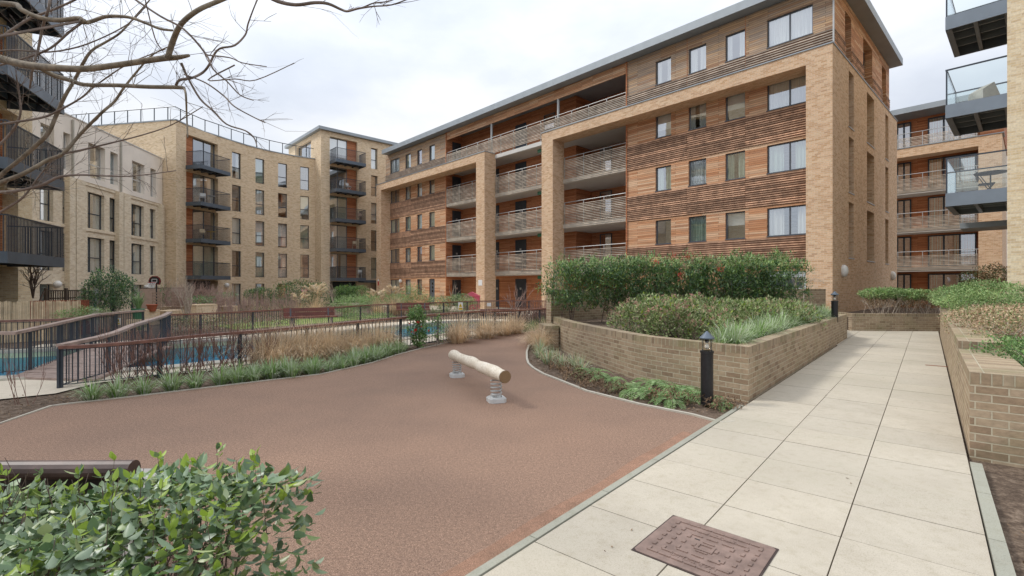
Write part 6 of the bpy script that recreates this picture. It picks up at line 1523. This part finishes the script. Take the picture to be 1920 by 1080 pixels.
# side path railing on the left that carries the sign
# reed screen
rs = MB(); A_, B_2 = V((-16.6, 13.2, 0)), V((-13.3, 15.2, 0)); A_2 = V((*PY(-60, 13.6), 0)); B_2 = V((*PY(152, 15.4), 0)); d_ = (B_2 - A_2); n = 230
for i in range(n):
    p = A_2 + d_ * (i / n) + V((U(-.01, .01), U(-.02, .02), 0)); h = 1.17 + U(-.03, .02) + .03 * mnoise.noise(V((i * .05, 0, 0))); lean = V((U(-.015, .015), 0, h)); rs.tube([p + V((0, 0, -.02)), p + lean], [.0095, .0085], 4)
o_ = rs.build('reed_screen', 'reed', None, uv=False); tag(o_, 'pale reed screen fence at the left behind the boardwalk railings', 'fence')
mb = MB(); a = V((*PY(55, 15.4), 0)); b_ = V((*PY(153, 16.4), 0)); mb.box(a + V((0, 0, .0)), b_ - a, (0, .3, 0), (0, 0, 1.16)); o_ = mb.build('rusty_planter', 'rust', None); tag(o_, 'long rusty steel planter edge showing above the reed screen', 'planter')
lat = thing('lattice_fence', 'dark timber lattice fence below the terrace windows', 'fence', (*PY(88, 20), 0)); a = V((*PY(86, 20), 0)); b_ = V((*PY(158, 22), 0)); d_ = b_ - a
mb = MB(); 
for i in range(19): mb.box(a + d_ * (i / 18) + V((0, 0, .6)), (.03, 0, 0), (0, .03, 0), (0, 0, .85))
for z in (.62, .85, 1.1, 1.42): mb.box(a + V((0, -.035, z)), d_, (0, .03, 0), (0, 0, .05))
mb.build('lattice_panel', 'lattice_dark', lat)
for f_ in (0, .5, 1): mb = MB(); mb.box(a + d_ * f_ + V((-.05, -.04, 0)), (.09, 0, 0), (0, .09, 0), (0, 0, 1.55)); mb.build('post', 'lattice_dark', lat)
# garden close board fence, brick beds, trellis
gf = thing('garden_fence', 'brown boarded garden fence behind the basketball hoop', 'fence', (*PY(262, 27), 0)); a = V((*PY(262, 27), 0)); b_ = V((*PY(345, 29), 0)); d_ = b_ - a; mb = MB(); n = 30
for i in range(n): mb.box(a + d_ * (i / n) + V((0, U(-.008, .008), 0)), d_ * (.93 / n), (0, .025, 0), (0, 0, 1.5 + U(-.01, .01)))
mb.build('board_panel', 'trellis', gf); mb = MB(); mb.box(a + V((0, -.03, 1.51)), d_, (0, .09, 0), (0, 0, .05)); mb.build('capping_rail', 'lattice_dark', gf)
for (px, Y_, l_) in ((294, 22.5, 'square timber trellis with red paint patches beside the potted palm'), (330, 24.0, 'faded square timber trellis left of the bare twiggy hedge')):
    x, y = PY(px, Y_); mb = MB(); w_, h_ = .42, 1.05
    for i in range(4): mb.box((x - w_ / 2 + i * w_ / 3.3, y, .3), (.03, 0, 0), (0, .02, 0), (0, 0, h_))
    for i in range(8): mb.box((x - w_ / 2, y - .021, .35 + i * .135), (w_, 0, 0), (0, .02, 0), (0, 0, .05))
    tag(mb.build('trellis', 'trellis', None), l_, 'trellis')
for (p0, p1, Y_, zt, l_) in ((262, 300, 20.5, .62, 'low brown brick bed wall below the potted palm and trellis'), (312, 345, 21.5, .55, 'small square brick bed left of the bare garden tree'), (368, 408, 22.5, .78, 'square buff brick bed right of the bare garden tree'), (300, 440, 24.5, .60, 'long brick bed wall running behind the bare garden tree')):
    a, b_ = PY(p0, Y_), PY(p1, Y_ + .8); mb = MB(); dv = V((b_[0] - a[0], b_[1] - a[1], 0)); mb.box((*a, -.05), dv, V((-dv.y, dv.x, 0)).normalized() * .5, (0, 0, zt)); mb.box((a[0], a[1] - .02, zt - .049), dv, V((-dv.y, dv.x, 0)).normalized() * .54, (0, 0, .06)); tag(mb.build('brick_bed', 'brick_buff', None), l_, 'raised bed')
# potted palm
x, y = PY(259, 18.0); t = thing('potted_palm', 'spiky green palm in a green tub on the garden wall', 'potted plant', (x, y, .45)); mb = MB(); mb.lathe((x, y, .42), [(.14, 0), (.19, .33), (.215, .34), (.215, .38), (.19, .385)], 16); mb.build('pot', 'pot_green', t)
mb = MB(); mb.cbox(x, y, .2, .5, .5, .43); mb.build('plinth', 'brick_buff', t)
cl = clump(90, .58, .12, .022, .5, 1.5); cl.v = [V((v.x + x, v.y + y, v.z + .8)) for v in cl.v]; cl.build('foliage', 'lf_fern', t, uv=False)
x, y = PY(262, 17.0); cl = clump(60, .4, .3, .02, 1.2, .8); o_ = cl.build('grass_tuft', 'lf_light', None, loc=(0, 0, 0), uv=False); o_.location = (x, y, .1); tag(o_, 'arching bright green tuft below the green palm tub', 'grass tuft')
x, y = PY(171, 17.2); mb = MB(); mb.lathe((x, y, 0), [(.2, 0), (.27, .75), (.29, .76), (.29, .82), (.25, .83)], 16); tag(mb.build('stone_pot', 'stone_pot', None, loc=(x, y, 0)), 'grey weathered stone pot in front of the evergreen tree', 'pot')
x, y = PY(285, 21.0); mb = MB(); mb.lathe((x, y, .55), [(.13, 0), (.19, .25), (.21, .26), (.21, .3), (.18, .305)], 16); tag(mb.build('terracotta_pot', 'terracotta', None, loc=(x, y, .55)), 'terracotta pot standing on the brick bed beside the trellis', 'pot')
# basketball hoop
x, y = PY(290, 23.5); t = thing('basketball_hoop', 'small basketball hoop with fan shaped black and red board and white net', 'basketball hoop', (x, y, 0)); z0 = ZY(529, 23.5)
bd_ = MB(); pts = [(-.26, -.12), (.26, -.12), (.30, .05), (.25, .2), (.12, .29), (-.12, .29), (-.25, .2), (-.30, .05)]
def fan(mb, sc_, yy, z_): mb.add([V((x + a * sc_, yy, z_ + (b_ - .08) * sc_ + .08)) for a, b_ in pts] + [V((x + a * sc_, yy + .02, z_ + (b_ - .08) * sc_ + .08)) for a, b_ in pts], [tuple(range(8)), tuple(range(15, 7, -1))] + [(i, i + 8, (i + 1) % 8 + 8, (i + 1) % 8) for i in range(8)])
fan(bd_, 1., y, z0); bo = bd_.build('backboard', 'black', t, uv=False)
r_ = MB(); fan(r_, .93, y - .006, z0); r_.build('border', 'red_paint', bo, uv=False); r_ = MB(); fan(r_, .86, y - .010, z0); r_.build('board_face', 'black', bo, uv=False)
r_ = MB(); 
for a in (((-.12, .0), (.12, .0)), ((-.12, .14), (.12, .14)), ((-.12, .0), (-.12, .14)), ((.12, .0), (.12, .14))): r_.tube([(x + a[0][0], y - .02, z0 + a[0][1] + .0), (x + a[1][0], y - .02, z0 + a[1][1])], .012, 4)
r_.build('target_square', 'white', bo, uv=False)
h_ = MB(); h_.tube([(x + .16 * math.cos(i / 16 * 6.283), y - .2 + .16 * math.sin(i / 16 * 6.283), z0 - .02) for i in range(17)], .012, 6); h_.build('rim', 'red_paint', t, uv=False)
h_ = MB()
for i in range(12):
    a0, a1 = i / 12 * 6.283, (i + 1) / 12 * 6.283
    for s_, e_ in ((a0, a1), (a1, a0)): h_.tube([(x + .16 * math.cos(s_), y - .2 + .16 * math.sin(s_), z0 - .03), (x + .10 * math.cos(e_), y - .2 + .10 * math.sin(e_), z0 - .28)], .008, 3, 0, False)
h_.build('net', 'white', t, uv=False)
h_ = MB(); h_.tube([(x + .05, y + .05, 0), (x + .05, y + .05, z0 + .1)], .03, 8); h_.build('pole', 'black', t)
# pink playhouse
x, y = PY(884, 34.2); t = thing('toy_playhouse', 'small pink plastic playhouse with arched opening near the brick pier', 'playhouse', (x, y, 0)); z1 = ZY(547, 34.2); mb = MB()
fr_ = Fr((x - .55, y), (1, 0), (0, 1)); wall(fr_, 0, 1.1, 0, z1 - .3, [(.35, .75, .35, .9)], 0, .8, mb); mb.box((x - .55, y + .01, 0), (.03, 0, 0), (0, .8, 0), (0, 0, z1 - .3)); mb.box((x + .52, y + .01, 0), (.03, 0, 0), (0, .8, 0), (0, 0, z1 - .3)); mb.build('wall', 'pink', t)
mb = MB(); mb.add([V((x - .62, y - .05, z1 - .32)), V((x + .62, y - .05, z1 - .32)), V((x, y - .05, z1)), V((x - .62, y + .85, z1 - .32)), V((x + .62, y + .85, z1 - .32)), V((x, y + .85, z1))], [(0, 1, 2), (5, 4, 3), (0, 2, 5, 3), (2, 1, 4, 5), (1, 0, 3, 4)]); mb.build('roof', 'pink', t)
# notice on back fence
x, y = PY(917, 29.2); mb = MB(); mb.box((x - .12, y - .03, .45), (.24, 0, 0), (0, .01, 0), (0, 0, .2)); tag(mb.build('notice', 'white', None), 'small white notice fixed to the back fence below the brick pier', 'sign')
# path drain
mb = MB(); p = PF.p(11.2, tR - .35, .0225)
x, y = G(1757, 688); mb.cbox(x, y, .022, .36, .05, .006, -.7); tag(mb.build('drain_slot', 'rust', None), 'thin rusty metal drain slot near the right edge of the slab path', 'drain')
# balcony furniture
def chair(loc, ang, label, mat='white'):
    t = thing('folding_chair', label, 'chair', loc); a = V((math.cos(ang), math.sin(ang), 0)); b_ = V((-a.y, a.x, 0)); c_ = V(loc)
    s = MB(); s.box(c_ - a * .2 - b_ * .2 + V((0, 0, .43)), a * .4, b_ * .4, (0, 0, .03)); s.build('seat', mat, t)
    s = MB(); s.box(c_ - a * .2 + b_ * .2 + V((0, 0, .58)), a * .4, b_ * .02, V((0, 0, .28)) + b_ * .05); s.build('backrest', mat, t)
    for sg in (-1, 1):
        l = MB(); l.tube([c_ + a * sg * .19 - b_ * .22, c_ + a * sg * .19 + b_ * .24 + V((0, 0, .86))], .014, 5); l.build('leg', mat, t); l = MB(); l.tube([c_ + a * sg * .17 + b_ * .22, c_ + a * sg * .17 - b_ * .2 + V((0, 0, .44))], .014, 5); l.build('leg', mat, t)
def table(loc, label, mat='white', r_=.32):
    t = thing('bistro_table', label, 'table', loc); c_ = V(loc); s = MB(); s.lathe(loc, [(r_ * .97, .70), (r_, .705), (r_, .725), (.0, .73)], 18); s.build('table_top', mat, t); l = MB(); l.tube([c_, c_ + V((0, 0, .70))], .02, 8); l.lathe(loc, [(.2, .0), (.19, .02), (.02, .04)], 12); l.build('leg', mat, t)
tz = {'fourth': 0, 'third': 1, 'second': 2}
def onb(fr, s_, t_, z): p = fr.p(s_, t_, z + .0); return tuple(p)
f1, l1 = frs[1]
chair(onb(f1, .8, -.8, TZ[2]), 0.5, 'white chair on the third balcony up the curved building', 'white'); table(onb(f1, 1.5, -.9, TZ[2]), 'white table on the third balcony up the curved building')
chair(onb(f1, .9, -.8, TZ[1]), 1.0, 'cream chair on the second balcony up the curved building', 'reed'); table(onb(f1, 1.6, -.8, TZ[1]), 'yellow topped table on the second balcony up the curved building', 'yellow')
chair(onb(TF, r0 + 2.2, -.8, TZ[1]), 0.2, 'left timber chair on the second tower balcony from the bottom', 'reed'); chair(onb(TF, r0 + 3.6, -.8, TZ[1]), 1.9, 'right timber chair on the second tower balcony from the bottom', 'reed'); table(onb(TF, r0 + 2.9, -.8, TZ[1]), 'small timber table between chairs on the second tower balcony', 'reed', .28)
chair(onb(TF, r0 + 2.8, -.8, TZ[2]), 0.6, 'brown chair on the middle tower balcony', 'trellis'); chair(onb(TF, r0 + 1.6, -.8, TZ[3]), 1.2, 'white chair on the fourth tower balcony from the bottom', 'white'); chair(onb(TF, r0 + 2.8, -.7, TZ[0]), 0.1, 'white chair on the lowest tower balcony', 'white')
p = RF.p(-.42, 1.3, 4.67); table(tuple(p), 'black round table behind the glass of the lower right balcony', 'black', .42); p = RF.p(-.55, 1.9, 4.67); chair(tuple(p), .9, 'black chair under the round table on the lower right balcony', 'black')
mb = MB(); p = RF.p(-.55, 1.2, 7.59); c_ = p; mb.add([c_ + V(v) for v in ((-.35, -.3, 0), (.35, -.3, 0), (.35, .3, 0), (-.35, .3, 0), (-.3, -.25, .5), (.1, -.22, .75), (.1, .22, .75), (-.3, .25, .5))], [(3, 2, 1, 0), (4, 5, 6, 7), (0, 1, 5, 4), (1, 2, 6, 5), (2, 3, 7, 6), (3, 0, 4, 7)]); tag(mb.build('covered_furniture', 'stone_pot', None), 'grey covered furniture heap behind the glass of the upper right balcony', 'furniture')
# ================================================================== SKY, SUN, CAMERA
w = bpy.data.worlds.new('World'); scene.world = w; w.use_nodes = True; nt = w.node_tree; nt.nodes.clear()
out = nt.nodes.new('ShaderNodeOutputWorld'); bg = nt.nodes.new('ShaderNodeBackground'); bg.inputs[1].default_value = .1
sky = nt.nodes.new('ShaderNodeTexSky'); sky.sky_type = 'NISHITA'; sky.sun_disc = False
SUN_EL, SUN_AZ = math.radians(48), math.radians(-80)
sky.sun_elevation = SUN_EL; sky.sun_rotation = SUN_AZ
tc = nt.nodes.new('ShaderNodeTexCoord'); mp = nt.nodes.new('ShaderNodeMapping'); mp.inputs['Scale'].default_value = (1, 1, 2.2); L(nt, tc.outputs['Generated'], mp.inputs[0])
n1 = noise(nt, mp.outputs[0], 1.9, 7, .55); n2 = noise(nt, mp.outputs[0], .9, 3, .5)
cl = ramp(nt, n1, [(.30, (4.1, 4.45, 5.1)), (.48, (5.2, 5.5, 6.05)), (.64, (6.5, 6.6, 6.8))]).outputs[0]
fac = ramp(nt, n2, [(.3, (.84,) * 3), (.7, (.97,) * 3)]).outputs[0]
sx = nt.nodes.new('ShaderNodeSeparateXYZ'); L(nt, tc.outputs['Generated'], sx.inputs[0])
# an overcast dome is brighter overhead than near the horizon
zr = ramp(nt, sx.outputs[2], [(0, (.86, .86, .86)), (.3, (1, 1, 1)), (1, (2.0, 2.0, 2.0))]).outputs[0]; cl = mixc(nt, 1, cl, zr, 'MULTIPLY')
c = mixc(nt, fac, sky.outputs[0], cl); L(nt, c, bg.inputs[0]); L(nt, bg.outputs[0], out.inputs[0])
sd = bpy.data.lights.new('sun', 'SUN'); sd.energy = 1.5; sd.angle = math.radians(10); sd.color = (1, .97, .92)
so = bpy.data.objects.new('sun', sd); COL.objects.link(so)
dirv = V((math.sin(SUN_AZ) * math.cos(SUN_EL), math.cos(SUN_AZ) * math.cos(SUN_EL), math.sin(SUN_EL)))
so.rotation_euler = (-dirv).to_track_quat('-Z', 'Y').to_euler(); so.location = (0, 0, 30)
cd = bpy.data.cameras.new('camera'); cam = bpy.data.objects.new('camera', cd); COL.objects.link(cam); scene.camera = cam
cam.location = (0, 0, EYE); cam.rotation_euler = (math.radians(90), 0, 0)
cd.sensor_width = 36; cd.lens = 36 * FPX / 1920; cd.shift_y = -2 / 1920; cd.clip_start = .05; cd.clip_end = 3000
scene.view_settings.view_transform = 'Standard'; scene.view_settings.look = 'None'; scene.view_settings.exposure = .66; scene.view_settings.gamma = 1
scene.cycles.max_bounces = 6; scene.cycles.transparent_max_bounces = 12; scene.cycles.diffuse_bounces = 3; scene.cycles.glossy_bounces = 3
scene.cycles.use_denoising = True
